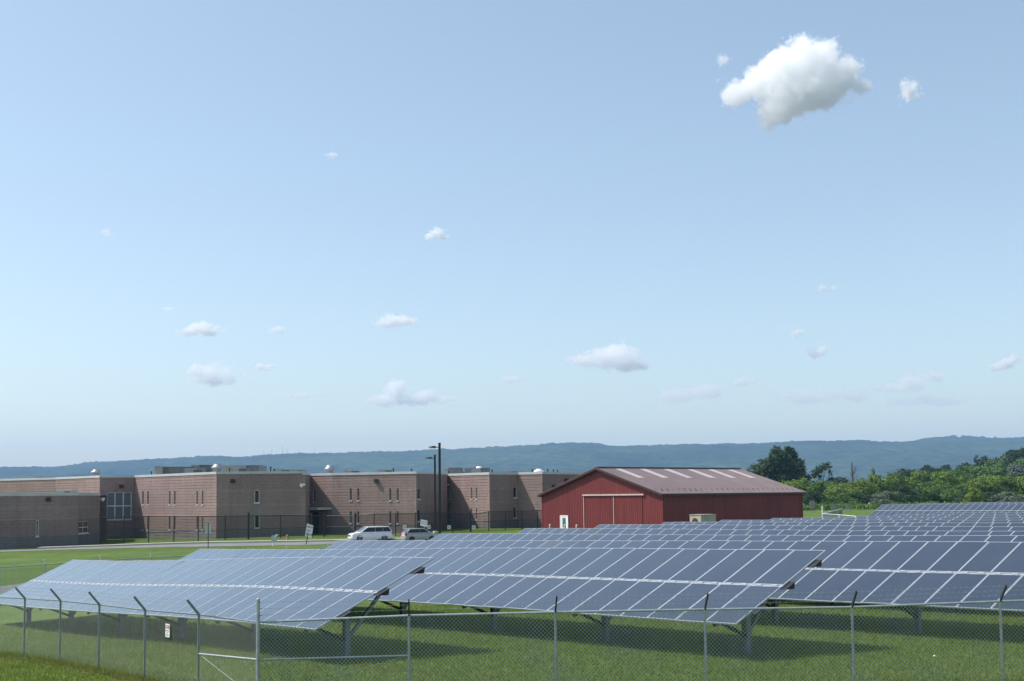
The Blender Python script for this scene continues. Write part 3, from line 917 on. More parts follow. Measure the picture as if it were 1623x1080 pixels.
def roof_hood(x0, x1, ytop, Y):
    """Low exhaust hood: pale half beside a dark louvred half under one sloping cap."""
    a = at(x0, ytop, Y); b = at(x1, ytop, Y); w = b.x - a.x; zz = zt_px(x0); h = a.z - zz; c = Vector((a.x, Y, zz)) - mp
    o = MB().box((c.x + .1, c.y + .2, HC + 2.805 - mp.z), (c.x + w - .1, c.y + 1.9, c.z - .003)).box((c.x, c.y, c.z), (c.x + w * .5, c.y + 2, c.z + h * .75)).prism([(c.x - .15, c.z + h * .76), (c.x + w * .52, c.z + h * .76), (c.x + w * .45, c.z + h), (c.x + .1, c.z + h)], c.y - .15, c.y + 2.1, 'y').build('exhaust_hood', M['vent_metal'], main)
    mb = MB().box((c.x + w * .5 + .01, c.y + .1, c.z + h * .3), (c.x + w, c.y + 2, c.z + h * .85))
    for k in range(4): mb.box((c.x + w * .5 + .02, c.y - .02, c.z + h * (.32 + .13 * k)), (c.x + w, c.y + .097, c.z + h * (.36 + .13 * k)))
    mb.build('louvre_box', M['unit_grey'], o)
for x0, x1, yt, Y in ((293, 320, 742.5, 178), (366, 391, 740.5, 178), (434, 458, 743.6, 175), (460, 483, 744, 175), (117, 138, 753.2, 192), (545, 568, 744.8, 190), (600, 621, 743.6, 188), (748, 776, 744, 203), (802, 821, 745.5, 204), (58, 82, 755.5, 208)):
    roof_hood(x0, x1, yt, Y)
def roof_dome(x0, x1, ytop, Y, mat='vent_metal'):
    a = at(x0, ytop, Y); b = at(x1, ytop, Y); r = (b.x - a.x) / 2; zt = a.z
    zz = zt_px(x0); c = Vector(((a.x + b.x) / 2, Y, zz)) - mp; h = zt - zz
    MB().lathe([(r * .6, -.5), (r * .6, h * .50), (r * .72, h * .52), (r * .98, h * .62), (r, h * .70), (r * .92, h * .78), (r * .62, h * .88), (r * .58, h * .97), (r * .5, h)], 18, c).build('roof_ventilator', M[mat], main, smooth=True)
for x0, x1, yt, Y, mat in ((144, 160.5, 744.6, 190, 'vent_metal'), (335, 354, 736, 174, 'vent_metal'), (514, 531, 737.8, 192, 'vent_metal'), (752, 767, 739.6, 212, 'white'), (846, 862, 743.6, 201, 'white')):
    roof_dome(x0, x1, yt, Y, mat)
for px, yt, Y in ((240, 748.5, 184), (281, 745.5, 190), (429, 741.5, 172), (434.5, 745, 172), (364, 743.5, 172), (623.5, 743.8, 184), (652.3, 744.6, 184), (735, 749.5, 203), (780, 745.5, 200), (843.4, 745, 200), (877, 745.6, 205), (883.5, 747, 205), (868, 745, 205)):
    a = at(px, yt, Y)
    c = Vector((a.x, Y, HC + 2.805)) - mp; hh = a.z - HC - 2.805
    MB().tube(c, c + Vector((0, 0, hh)), .10, .10, 6).tube(c + Vector((0, 0, hh)), c + Vector((0, 0, hh + .12)), .16, .16, 6).build('vent_pipe', M['black'], main)

# low single-storey wing at far left
LV = [(-150, 147), (0, 150), (123.5, 155.7), (122.6, 158.5), (157.5, 166), (158.5, 176)]
LP = [Vector((xat(px, Y), Y, 0)) for px, Y in LV]
low = empty('brick_building', (LP[2].x, LP[2].y, ground(LP[2].x, LP[2].y)), 0, 'low single-storey brown block building at the picture edge, with a four-pane window round its corner', 'building')
ZL = HC + 0.56
LW = {0: [], 1: [('slit', 57.2, 61.4, 824.6, 850.3)], 3: [('four', 124.8, 140.8, 826.5, 845)]}
for i in range(len(LP) - 1):
    A, B = LP[i], LP[i + 1]
    wl = [(w[0], win_px(A, B, *w[1:])) for w in LW.get(i, [])]
    if i == 0:
        Mx, L = plan_frame(A, B); wl.append(('four', (L - 1.3, L + 0.0 - .06, rel(0, 853, 150), rel(0, 829.5, 150))))
    zt = ZL
    zb = min(ground(A.x, A.y), ground(B.x, B.y)) - 0.8
    o, L, Mx = wall_part(low, A, B, zb, zt, [w for _, w in wl], HC - 4.55)
    for kind, w in wl:
        window_part(low, Mx, w, 2 if kind == 'four' else 1, 2 if kind == 'four' else 1, 'pane', bar=0.09, jamb=0.10)
lmz = low.location; e0 = LP[0]; e1 = Vector((e0.x, 179, 0)); e2 = Vector((LP[-1].x, 179, 0))
rb = MB()
for p_, q_ in ((e0, e1), (e1, e2)):
    rb.add([(p_.x - lmz.x, p_.y - lmz.y, -2), (q_.x - lmz.x, q_.y - lmz.y, -2), (q_.x - lmz.x, q_.y - lmz.y, ZL - lmz.z), (p_.x - lmz.x, p_.y - lmz.y, ZL - lmz.z)], [(0, 1, 2, 3)])
o = rb.build('rear_wall', M['block'], low); o.color = (0.25, 0, 0, 1)
coping_part(low, LP, ZL + 0.002, 0.40)
flat_roof(low, LP, ZL + 0.05, [(LP[-1].x, 179), (LP[0].x, 179)])
wall_light(low, LP[1], LP[2], 76.5, 792)
wall_camera(low, LP[3], LP[4], 158, 791)
lm = low.location
for x0, x1, yt, Y in ((92, 115, 778, 160),):
    a = at(x0, yt, Y); b = at(x1, yt, Y); c = Vector((a.x, Y, ZL)) - lm; w = b.x - a.x; h = a.z - ZL
    o = MB().box((c.x, c.y, c.z), (c.x + w * .45, c.y + 2, c.z + h)).prism([(c.x - .6, c.z + h * .5), (c.x, c.z + h * .5), (c.x, c.z + h)], c.y, c.y + 2, 'y').build('exhaust_hood', M['vent_metal'], low)
    MB().box((c.x + w * .46, c.y + .1, c.z), (c.x + w, c.y + 2, c.z + h * .8)).build('louvre_box', M['unit_grey'], o)

# ---------------------------------------------------------------- red barn
K = Vector((xat(1050, 140), 140, 0))
zbg = ground(K.x, K.y)
BW, BL = 21.4, 26.2
DV = -EV
barn = empty('red_barn', (K.x, K.y, zbg), 0, 'red metal barn with a sliding double door and pale roof strips', 'barn')
bmx = frame(Vector((0, 0, 0)), DV, NV, Vector((0, 0, 1)))      # local x along the gable (to the left), y along the long side
EAVE = rel(1050, 783, 140) - zbg
APEX = rel(952, 743.2, 148.2) - zbg
slope = (APEX - EAVE) / (BW / 2)
def ribbed(L, top, pitch=0.30, rib=0.07, d=0.035):
    """A ribbed sheet wall along local x, outward -y."""
    mb = MB(); x = 0.0; pts = []
    while x < L - 1e-6:
        pts += [(x, 0), (min(x + pitch - rib - .03, L), 0), (min(x + pitch - rib, L), -d), (min(x + pitch - .03, L), -d)]
        x += pitch
    pts.append((L, 0))
    pts = [p for i, p in enumerate(pts) if i == 0 or p[0] - pts[i - 1][0] > 1e-6]
    for (a, ya), (b, yb) in zip(pts[:-1], pts[1:]):
        mb.add([(a, ya, -.5), (b, yb, -.5), (b, yb, top(b)), (a, ya, top(a))], [(0, 1, 2, 3)])
    return mb
gt = lambda x: EAVE + slope * min(x, BW - x)
wg = ribbed(BW, gt); 
o = wg.build('gable_wall', M['barn_red'], barn, fix=False); o.matrix_basis = bmx
o = ribbed(BL, lambda x: EAVE).build('side_wall', M['barn_red'], barn, fix=False)
o.matrix_basis = bmx @ Matrix(((0, 1, 0, 0), (1, 0, 0, 0), (0, 0, 1, 0), (0, 0, 0, 1)))      # along y, outward -x
mb = MB()
mb.add([(BW, 0, -.5), (BW, BL, -.5), (BW, BL, EAVE), (BW, 0, EAVE)], [(0, 1, 2, 3)])
mb.add([(0, BL, -.5), (BW, BL, -.5), (BW, BL, EAVE), (BW/2, BL, APEX), (0, BL, EAVE)], [(0, 1, 2, 3, 4)])
o = mb.build('rear_wall', M['barn_red'], barn); o.matrix_basis = bmx
def barn_roof(side):
    """A roof slope of raised-rib sheets with overhang; side 0 = right slope."""
    mb = MB(); OH = 0.45; OE = 0.38; t = 0.10
    def P(x, y, dz=0.0):
        x_ = x if side == 0 else BW - x
        return (x_, y, EAVE + slope * x + dz + 0.13)
    y0, y1 = -OH, BL + OH
    a, b = -OE, BW / 2
    vs = [P(a, y0), P(b, y0), P(b, y1), P(a, y1), P(a, y0, -t), P(b, y0, -t), P(b, y1, -t), P(a, y1, -t)]
    mb.add(vs, [(0, 1, 2, 3), (7, 6, 5, 4), (0, 4, 5, 1), (1, 5, 6, 2), (2, 6, 7, 3), (3, 7, 4, 0)])
    n = int((y1 - y0) / 0.45)
    for k in range(n + 1):
        y = y0 + (y1 - y0) * k / n
        w = 0.035
        vs = [P(a, y - w, .003), P(b, y - w, .003), P(b, y + w, .003), P(a, y + w, .003), P(a, y - w/2, .045), P(b, y - w/2, .045), P(b, y + w/2, .045), P(a, y + w/2, .045)]
        mb.add(vs, [(4, 5, 6, 7), (0, 1, 5, 4), (2, 3, 7, 6), (0, 4, 7, 3)])
    o = mb.build('roof', M['barn_roof'], barn); o.matrix_basis = bmx
    return o, P
rf, PR = barn_roof(0)
rf2, PL_ = barn_roof(1)
tb = MB()
tb.beam((BW/2, -.47, APEX + .2), (BW/2, BL + .47, APEX + .2), .5, .10)
o = tb.build('ridge_cap', M['barn_roof'], barn); o.matrix_basis = bmx
tb = MB()
for s in (0, 1):
    xa = -.4 if s == 0 else BW + .4
    tb.beam((xa, -.47, EAVE - .4 * slope - .02), (BW/2, -.47, APEX - .02), .05, .24)
    tb.beam((xa, -.44, EAVE - .4 * slope - .02), (xa, BL + .44, EAVE - .4 * slope - .02), .05, .22)
o = tb.build('fascia', M['barn_trim'], barn); o.matrix_basis = bmx
o = MB().box((-.07, -.06, -.5), (.09, .08, EAVE - .02)).box((BW - .09, -.06, -.5), (BW + .07, .06, EAVE - .02)).box((-.07, BL - .09, -.5), (.09, BL + .07, EAVE - .02)).build('corner_trim', M['barn_red'], barn); o.matrix_basis = bmx
# skylight strips on the right slope
def solve_y(px, xloc):
    lo, hi = -2.0, BL + 2
    for _ in range(50):
        m = (lo + hi) / 2
        P = Vector(barn.location) + bmx @ Vector(PR(xloc, m))
        if proj(P)[0] < px: lo = m
        else: hi = m
    return lo
for a in (981, 1020, 1058, 1095, 1127, 1158):
    y = solve_y(a, BW / 2 - 0.7)
    mb = MB(); w = 0.52
    xs = (BW / 2 - 0.6, BW / 2 - 4.6)
    mb.add([PR(xs[0], y - w, .05), PR(xs[0], y + w, .05), PR(xs[1], y + w, .05), PR(xs[1], y - w, .05), PR(xs[0], y - w, .002), PR(xs[0], y + w, .002), PR(xs[1], y + w, .002), PR(xs[1], y - w, .002)],
           [(0, 1, 2, 3), (0, 4, 5, 1), (1, 5, 6, 2), (2, 6, 7, 3), (3, 7, 4, 0)])
    o = mb.build('skylight', M['skylight'], rf)
sg = MB()
for row, xx in ((0, 1.35), (1, 0.75)):
    for k in range(27):
        y = 0.3 + k * 0.98 + row * 0.49
        p = Vector(PR(xx, y, 0.003)); sg.box((p.x - .05, p.y - .06, p.z - .02), (p.x + .03, p.y + .06, p.z + .075))
tag(sg.build('snow_guards', M['barn_roof'], rf), kind='stuff')
# sliding doors, track, white access door
def gable_u(px, py):
    d = R3 @ Vector(((px - 811.5) / FPX, (540.0 - py) / FPX + SHIFT, -1.0))
    I = (Matrix.Translation(barn.location) @ bmx).inverted(); o_ = I @ Vector((0, 0, HC)); dd = I.to_3x3() @ d
    t = -o_.y / dd.y; p = o_ + dd * t
    return p.x, p.z
uL, zt = gable_u(926, 786); uR, zt2 = gable_u(1022, 785); uM, _ = gable_u(973.5, 800)
zt = (zt + zt2) / 2
def door_leaf(x0, x1):
    m_ = ribbed(x1 - x0, lambda x: zt - .06, 0.30)
    m_.v = [(a, b - 0.075, max(c, 0.05)) for a, b, c in m_.v]
    L = x1 - x0
    m_.box((0, -.07, .05), (L, -.04, zt - .06))
    o = m_.build('sliding_door', M['barn_red'], barn); o.matrix_basis = bmx @ Matrix.Translation((x0, 0, 0))
    return o
for x0, x1 in ((uR + .4, uM), (uM, uL)):
    d = door_leaf(min(x0, x1) + .01, max(x0, x1) - .01)
    L = abs(x1 - x0)
    MB().box((L - .07, -.15, .05), (L + .02, -.115, zt - .06)).build('door_edge', M['trim_pink'], d)
o = MB().box((uR, -.26, zt - .02), (uL + .1, -.04, zt + .16)).build('door_track', M['trim_pink'], barn); o.matrix_basis = bmx
u0, z1 = gable_u(888.5, 817); u1, _ = gable_u(901.2, 817); 
dr = MB().box((u1, -.12, 0), (u1 + .13, -.04, z1)).box((u0 - .13, -.12, 0), (u0, -.04, z1)).box((u1 + .13, -.12, z1 - .13), (u0 - .13, -.04, z1)).build('door_frame', M['white'], barn); dr.matrix_basis = bmx
wd = (u0 - u1)
lf = MB().box((u1 + .13, -.09, 0), (u0 - .13, -.045, z1 - .13)).build('door', M['white'], dr)
MB().box((u1 + wd * .30, -.105, z1 * .25), (u0 - wd * .30, -.092, z1 * .84)).build('door_window', M['pane_blue'], dr)
for px, lab in ((881, 'white bollard at the barn base, left of its white door'), (904.6, 'pale bollard just right of the barn access door'), (923.5, 'pale bollard at the left edge of the barn sliding doors')):
    u, _ = gable_u(px, 835)
    p = Vector(barn.location) + bmx @ Vector((u, -1.0, 0)); gz = ground(p.x, p.y)
    t = empty('bollard', (p.x, p.y, gz), 0, lab, 'bollard', 'bollards in front of the barn')
    MB().lathe([(.13, -.1), (.13, .95)], 10).build('pipe', M['bollard'], t)
    MB().lathe([(.13, .952), (.11, 1.01), (.02, 1.04)], 10).build('cap', M['white'], t)
# tan equipment cabinet beside the long wall
p0 = at(1095.5, 830, 127); p1 = at(1111, 830, 126)
cab = empty('equipment_cabinet', (p1.x, p1.y, ground(p1.x, p1.y)), 0, 'pale tan equipment cabinet with a round brown fan guard beside the barn', 'cabinet')
zt_ = rel(1111, 815.8, 126) - cab.location.z
cm = frame(Vector((0, 0, 0)), DV, NV, Vector((0, 0, 1)))
o = MB().box((0, 0, .25), (1.55, 2.35, zt_ - .06)).build('housing', M['tan_metal'], cab); o.matrix_basis = cm
MB().box((-.06, -.06, zt_ - .058), (1.61, 2.41, zt_)).build('lid', M['tan_metal_b'], o)
MB().box((.05, .05, -.2), (1.5, 2.3, .247)).build('base', M['concrete'], o)
fg = MB()
for k in range(5): fg.tube((.8, -.035, zt_ * .68), (.8, -.012, zt_ * .68), .10 + .085 * k, .10 + .085 * k, 16)
fg.build('fan_guard', M['rust'], o)
mb = MB()
for k in range(2): mb.box((-.02, .25 + k * 1.1, .5), (-.003, 1.15 + k * 1.1, zt_ - .3))
mb.build('side_door', M['tan_metal_b'], o)

# ---------------------------------------------------------------- fences
def chain_mesh(parent, P0, P1, z0a, z1a, z0b, z1b, pitch=0.072, r=0.0017, mat='wire', name='chain_link'):
    """Woven wire between two plan points: diagonal wires both ways, clipped to the fabric height."""
    P0, P1 = Vector(P0), Vector(P1); L = (P1 - P0).length
    H = ((z1a - z0a) + (z1b - z0b)) / 2
    vs, fs = [], []
    loc = parent.location
    def pt(s, h, side):
        k = s / L
        z = (z0a + (z0b - z0a) * k) + h / H * ((z1a - z0a) * (1 - k) + (z1b - z0b) * k)
        p = P0 + (P1 - P0) * k
        return (p.x + nx * side - loc.x, p.y + ny * side - loc.y, z - loc.z)
    u = (P1 - P0) / L; nx, ny = -u.y, u.x
    cnt = int((L + H) / pitch)
    for sgn in (1, -1):
        for i in range(cnt + 1):
            s0 = i * pitch - (H if sgn > 0 else 0)
            a0, a1 = s0, s0 + sgn * H      # s at h=0 and h=H for slope +-1
            if sgn < 0: a0, a1 = s0, s0 - H
            h0, h1 = 0.0, H
            def clip(a, h_a, b, h_b):
                # clip parametric segment to 0..L
                t0, t1 = 0.0, 1.0
                d = b - a
                for edge in (0, 1):
                    if abs(d) < 1e-9: continue
                    if edge == 0: t = (0 - a) / d; inside = d > 0
                    else: t = (L - a) / d; inside = d < 0
                    if inside: t0 = max(t0, t)
                    else: t1 = min(t1, t)
                return t0, t1
            t0, t1 = clip(a0, 0, a1, H)
            if t1 - t0 < 1e-3: continue
            sA, hA = a0 + (a1 - a0) * t0, H * t0; sB, hB = a0 + (a1 - a0) * t1, H * t1
            b = len(vs); sd = r * 0.8 * sgn
            q = r * 1.2
            vs += [pt(sA - q * sgn, hA + q, sd), pt(sA + q * sgn, hA - q, sd), pt(sA, hA, sd + r * 1.3), pt(sB - q * sgn, hB + q, sd), pt(sB + q * sgn, hB - q, sd), pt(sB, hB, sd + r * 1.3)]
            fs += [(b, b+1, b+4, b+3), (b+1, b+2, b+5, b+4), (b+2, b, b+3, b+5)]
    me = bpy.data.meshes.new(name); me.from_pydata(vs, [], fs); me.materials.append(M[mat])
    return tag(link(bpy.data.objects.new(name, me), parent), kind='stuff')
def fence_run(name, pts, label, out, posts_px=True, arm=True, pr=0.032, rail=0.024, mat='galv', mesh_mat='wire', pitch=0.072, wr=0.0017, corner=(), strands=3, group=None, arm_mat='galv', H=1.68):
    """pts: list of (x, y, z_rail). out: outward plan vector for the barbed-wire arms."""
    b = Vector(pts[0]); t = empty(name, (b.x, b.y, ground(b.x, b.y)), 0, label, 'fence', group)
    O = t.location; out = Vector(out).normalized()
    tips = []
    for i, p in enumerate(pts):
        p = Vector(p) - O
        g = ground(pts[i][0], pts[i][1]) - O.z - 0.3
        isc = i in corner
        R_ = pr * (1.35 if isc else 1)
        top = p + Vector((0, 0, 0.44 if isc else 0.03))
        po = MB().tube((p.x, p.y, g), top, R_, R_, 10).build('post', M[mat], t, smooth=False)
        if arm and not isc:
            tip = p + out * 0.28 + Vector((0, 0, 0.34))
            MB().beam(p + Vector((0, 0, .0)), tip, .028, .05).build('barb_arm', M[arm_mat], po)
            tips.append([p + (tip - p) * k for k in (0.38, 0.68, 0.97)])
        else:
            MB().lathe([(R_ * 1.1, 0), (R_ * 1.05, .03), (.005, .05)], 8, top).build('post_cap', M[mat], po)
            tips.append([p + Vector((0, 0, k)) for k in (0.14, 0.27, 0.41)])
            for k in (.14, .27, .41):
                MB().tube(p + Vector((0, 0, k)), p + Vector((0.09, -.02, k)), .012, .012, 5).build('wire_clip', M[mat], po)
    for (a, b_) in zip(pts[:-1], pts[1:]):
        MB().tube(Vector(a) - O, Vector(b_) - O, rail, rail, 8).build('top_rail', M[mat], t)
        chain_mesh(t, (a[0], a[1], 0), (b_[0], b_[1], 0), ground(a[0], a[1]) + .03, a[2] + .02, ground(b_[0], b_[1]) + .03, b_[2] + .02, pitch, wr, mesh_mat)
    if arm:
        for s in range(strands):
            mb = MB()
            for i in range(len(pts) - 1):
                a, b_ = tips[i][s], tips[i + 1][s]
                mb.tube(a, b_, .0035, .0035, 4, caps=False)
                n = int((b_ - a).length / 0.13)
                for k in range(1, n):
                    c = a + (b_ - a) * k / n
                    mb.tube(c + Vector((0, .0, -.02)), c + Vector((.0, .0, .02)), .0028, .0028, 3, caps=False)
            mb.build('barbed_wire', M[mesh_mat], t)
    return t, O
YF = 24.6
def fp(px, py, Y): p = at(px, py, Y); return (p.x, p.y, p.z)
front_pts = [fp(409, 986.5, YF), fp(648, 976, YF), fp(880, 970.6, YF), fp(1117, 966.3, YF), fp(1350, 962.6, YF), fp(1585, 953.5, YF), fp(1822, 946, YF), fp(2060, 940, YF)]
ff, FO = fence_run('chain_link_fence', front_pts, 'galvanised chain-link fence across the grass in front of the solar rows, with barbed-wire arms coloured dark for shade', (0.10, -1, 0), corner=(0,), wr=0.0022, pitch=0.082, pr=0.028, mesh_mat='wire_light', arm_mat='dark_steel', group='chain-link fence runs')  # arm_mat paints the arms dark, standing in for their side away from the sun
left_pts = [front_pts[0], fp(315, 974, 26.63), fp(230, 967.2, 28.7), fp(157.6, 958.6, 30.7), fp(96, 952.4, 32.7), fp(39.5, 948.8, 34.8), fp(-13, 946.5, 36.85), fp(-62, 945, 38.9)]
left_pts[0] = (left_pts[0][0] - 0.04, left_pts[0][1] + 0.05, left_pts[0][2])
lf_pts = left_pts[1:]
fl, LO = fence_run('chain_link_fence', lf_pts, 'chain-link fence running off to the left with slanting barbed-wire arms and a danger sign', (-NV.x, -NV.y, 0), mat='galv_dull', arm_mat='galv_dull', pr=0.028, rail=0.019, wr=0.0013, group='chain-link fence runs')
# last bay of the left run up to the corner post, with its brace rails
a, c = Vector(left_pts[0]), Vector(lf_pts[0])
MB().tube(a - LO, c - LO, .019, .019, 8).build('top_rail', M['galv_dull'], fl)
chain_mesh(fl, (a.x, a.y, 0), (c.x, c.y, 0), ground(a.x, a.y) + .03, a.z + .02, ground(c.x, c.y) + .03, c.z + .02, r=0.0015)
for k in (0.14, 0.27, 0.41):
    tip = c + (-NV) * 0.28 * (k / .42) + Vector((0, 0, .34 * (k / .42)))
    MB().tube(a + Vector((0, 0, k)) - LO, tip - LO, .0035, .0035, 4).build('barbed_wire', M['wire'], fl)
b1, b2 = at(409, 1046, YF), at(315, 1036.5, 26.63)
MB().tube(Vector(b1) + Vector((-.04, .05, 0)) - LO, b2 - LO, .021, .021, 8).build('brace_rail', M['galv'], fl)
MB().tube(b2 - LO, Vector((a.x, a.y, ground(a.x, a.y) + .12)) - LO, .006, .006, 5).build('truss_rod', M['galv'], fl)
b3, b4 = at(409, 1046, YF), at(646, 1039.5, YF)
MB().tube(b3 - FO, b4 - FO, .021, .021, 8).build('brace_rail', M['galv'], ff)
MB().tube(Vector(b4) - FO, Vector((b3.x, b3.y, ground(b3.x, b3.y) + .12)) - FO, .006, .006, 5).build('truss_rod', M['galv'], ff)
# the same perimeter on the far side of the rows, only its rail and arms showing
back = []
for px, py, Y in ((-70, 907, 60), (0, 899.8, 63), (72, 895, 66), (160, 889, 68), (240, 884, 70), (315, 880.4, 72.4)):
    back.append(fp(px, py, Y))
for k in range(1, 27):
    p = Vector(back[5]) + NV * 3.05 * k * 0.985; g = ground(p.x, p.y)
    back.append((p.x, p.y, g + 1.68))
fence_run('chain_link_fence', back, 'far chain-link fence past the left row ends, its pale rail crossing the grass', (-EV.x, -EV.y, 0), mat='galv', pitch=0.16, wr=0.004, group='chain-link fence runs', strands=2)
far = [fp(1335, 806.4, 204), fp(1327, 808.8, 192), (fp(1315, 811.6, 177)), fp(1303.5, 814.4, 163), fp(1330, 816.2, 152), fp(1356, 818.6, 142.6)]
def far_fence():
    t = empty('chain_link_fence', (far[3][0], far[3][1], ground(far[3][0], far[3][1])), 0, 'pale chain-link fence corner with a tall white post by the far panels', 'fence', 'chain-link fence runs')
    O = t.location
    for i, p in enumerate(far):
        p_ = Vector(p) - O; g = ground(p[0], p[1]) - O.z - .2
        MB().tube((p_.x, p_.y, g), p_ + Vector((0, 0, 1.05 if i == 3 else .05)), .09 if i == 3 else .06, .09 if i == 3 else .06, 8).build('post', M['white'], t)
    for a, b_ in zip(far[:-1], far[1:]):
        MB().tube(Vector(a) - O, Vector(b_) - O, .045, .045, 6).build('top_rail', M['frame_white'], t)
        chain_mesh(t, (a[0], a[1], 0), (b_[0], b_[1], 0), ground(a[0], a[1]), a[2], ground(b_[0], b_[1]), b_[2], 0.30, 0.016, 'galv')
far_fence()
# black security fence round the block building
BF = [(159, 152, 816.5, 1), (197, 153, 818, 0), (236, 154, 818, 0), (276, 155, 818, 0), (314.5, 155.5, 818, 0), (357, 156, 817, 0), (394, 156.5, 812.5, 1), (445, 158, 816, 0), (494, 160, 813, 1), (514, 161, 813, 1), (563, 159.5, 813, 1), (593, 159, 814, 0), (627, 159, 813.5, 0), (658, 159.5, 813, 0), (688, 161, 812, 0), (717.4, 162.5, 811.5, 0), (745.5, 163, 811, 1), (774.3, 163.5, 810.5, 0), (800.5, 164.3, 810, 0), (827, 165, 809.2, 0), (851.6, 165.6, 808.8, 0), (880, 166.4, 808.5, 0)]
bt = empty('security_fence', on(159, 152), 0, 'tall black security fence standing in front of the brown building', 'fence')
BO = bt.location
prev = None
for px, Y, py, thick in BF:
    g = on(px, Y); top = at(px, py, Y)
    r = .13 if thick else .065
    MB().tube(Vector((g.x, g.y, g.z - .2)) - BO, Vector((g.x, g.y, top.z)) - BO, r, r, 8).build('post', M['black'], bt)
    zr = rel(px, {1: py + 5, 0: py + 1}[thick], Y)
    if prev is not None:
        (pg, pz) = prev
        MB().tube(Vector((pg.x, pg.y, pz)) - BO, Vector((g.x, g.y, zr)) - BO, .05, .05, 6).build('top_rail', M['black'], bt)
        MB().tube(Vector((pg.x, pg.y, pg.z + 1.3)) - BO, Vector((g.x, g.y, g.z + 1.3)) - BO, .03, .03, 6).build('middle_rail', M['black'], bt)
        chain_mesh(bt, (pg.x, pg.y, 0), (g.x, g.y, 0), pg.z, pz, g.z, zr, 0.16, 0.0045, 'black', 'wire_mesh')
    prev = (g, zr)
for px, py, Y, lab in ((641.3, 835.8, 159.2, 'small white notice on the black fence above the van and car gap'), (679.5, 835.5, 160.6, 'small white notice on the black fence just below the tilted sign corner'), (711.8, 836, 162.2, 'small white notice on the black fence just right of the lamp posts'), (750.8, 836, 163.1, 'small white notice on the black fence furthest from the lamp posts')):
    p = at(px, py, Y - 0.15)
    t = tag(MB().box((-.24, -.015, -.26), (.24, .015, .26)).build('notice', [M['sign_white']]), lab, 'sign', 'white notices on the black fence')
    t.location = p
    MB().box((-.16, -.022, .08), (.16, -.017, .12)).box((-.16, -.022, -.02), (.16, -.017, .02)).box((-.12, -.022, -.12), (.12, -.017, -.08)).build('lettering', M['ink'], t)['kind'] = 'stuff'

# ---------------------------------------------------------------- signs, lamps, hydrant
def glyph_rows(mb, x0, x1, y, rows, seed):
    """Rows of small letter-like strokes too small to read."""
    rr = random.Random(seed)
    for (za, zb, inset) in rows:
        x = x0 + inset
        while x < x1 - inset - .01:
            w = (zb - za) * 0.55
            k = rr.random(); t = w * .28
            mb.box((x, y, za), (x + t, y + .004, zb))
            if k < .6: mb.box((x + t, y, zb - t), (x + w, y + .004, zb))
            if k > .3: mb.box((x + w - t, y, za), (x + w, y + .004, zb - t * 1.05))
            if .2 < k < .8: mb.box((x + t, y, (za + zb) / 2 - t / 2), (x + w - t * 1.05, y + .004, (za + zb) / 2 + t / 2))
            x += w * 1.45
    return mb
# danger sign on the left fence
p = at(267.6, 999.5, 27.72)
dsx = Vector(lf_pts[1]) - Vector(lf_pts[0]); dsx = Vector((-dsx.x, -dsx.y, 0)).normalized()
ds = MB().box((-.105, -.004, -.15), (.105, .004, .15)).build('danger_sign', M['sign_white'])
tag(ds, 'small white danger sign with a red header hung on the left chain-link fence', 'sign')
ds.matrix_basis = frame(p + Vector((-NV.x, -NV.y, 0)) * 0.03, dsx, Vector((-dsx.y, dsx.x, 0)), Vector((0, 0, 1)))
MB().box((-.09, -.009, .05), (.09, -.005, .12)).build('header', M['red_ink'], ds)
mb = glyph_rows(MB(), -.075, .075, -.014, [(.066, .104, 0)], 3); mb.build('header_lettering', M['sign_white'], ds)['kind'] = 'stuff'
mb = glyph_rows(MB(), -.085, .085, -.009, [(-.012, .003, 0), (-.06, -.045, .05), (-.11, -.095, .01)], 4); mb.build('lettering', M['ink'], ds)['kind'] = 'stuff'
# lamp posts
def lamp(px, top_py, Y, lab, arm):
    g = on(px, Y); h = rel(px, top_py, Y) - g.z
    t = empty('lamp_post', g, 0, lab, 'street lamp', 'tall black lamp posts')
    MB().lathe([(.34, -.3), (.34, .45), (.30, .5)], 12).build('base', M['concrete'], t)
    MB().prism([(-.125, -.125), (.125, -.125), (.125, .125), (-.125, .125)], .5, h).build('pole', M['black'], t)
    MB().box((-.135, -.135, h + .002), (.135, .135, h + .06)).build('cap', M['black'], t)
    hz = h - .42
    MB().beam((-.12, 0, hz), (-.45, 0, hz + .03), .09, .09).build('arm', M['black'], t)
    hd = MB().prism([(-arm, hz - .02), (-.42, hz - .08), (-.40, hz + .12), (-.62, hz + .16), (-arm, hz + .05)], -.19, .19, 'y').build('lamp_head', M['lamp_head'], t)
    MB().box((-arm + .08, -.15, hz - .11), (-.5, .15, hz - .085)).build('lens', M['lens'], hd)
lamp(697.3, 703, 128, 'taller, nearer black lamp post with a flat head, beside the silver car', 1.15)
lamp(689.8, 721.5, 158, 'shorter, farther black lamp post of the close pair by the car', 1.25)
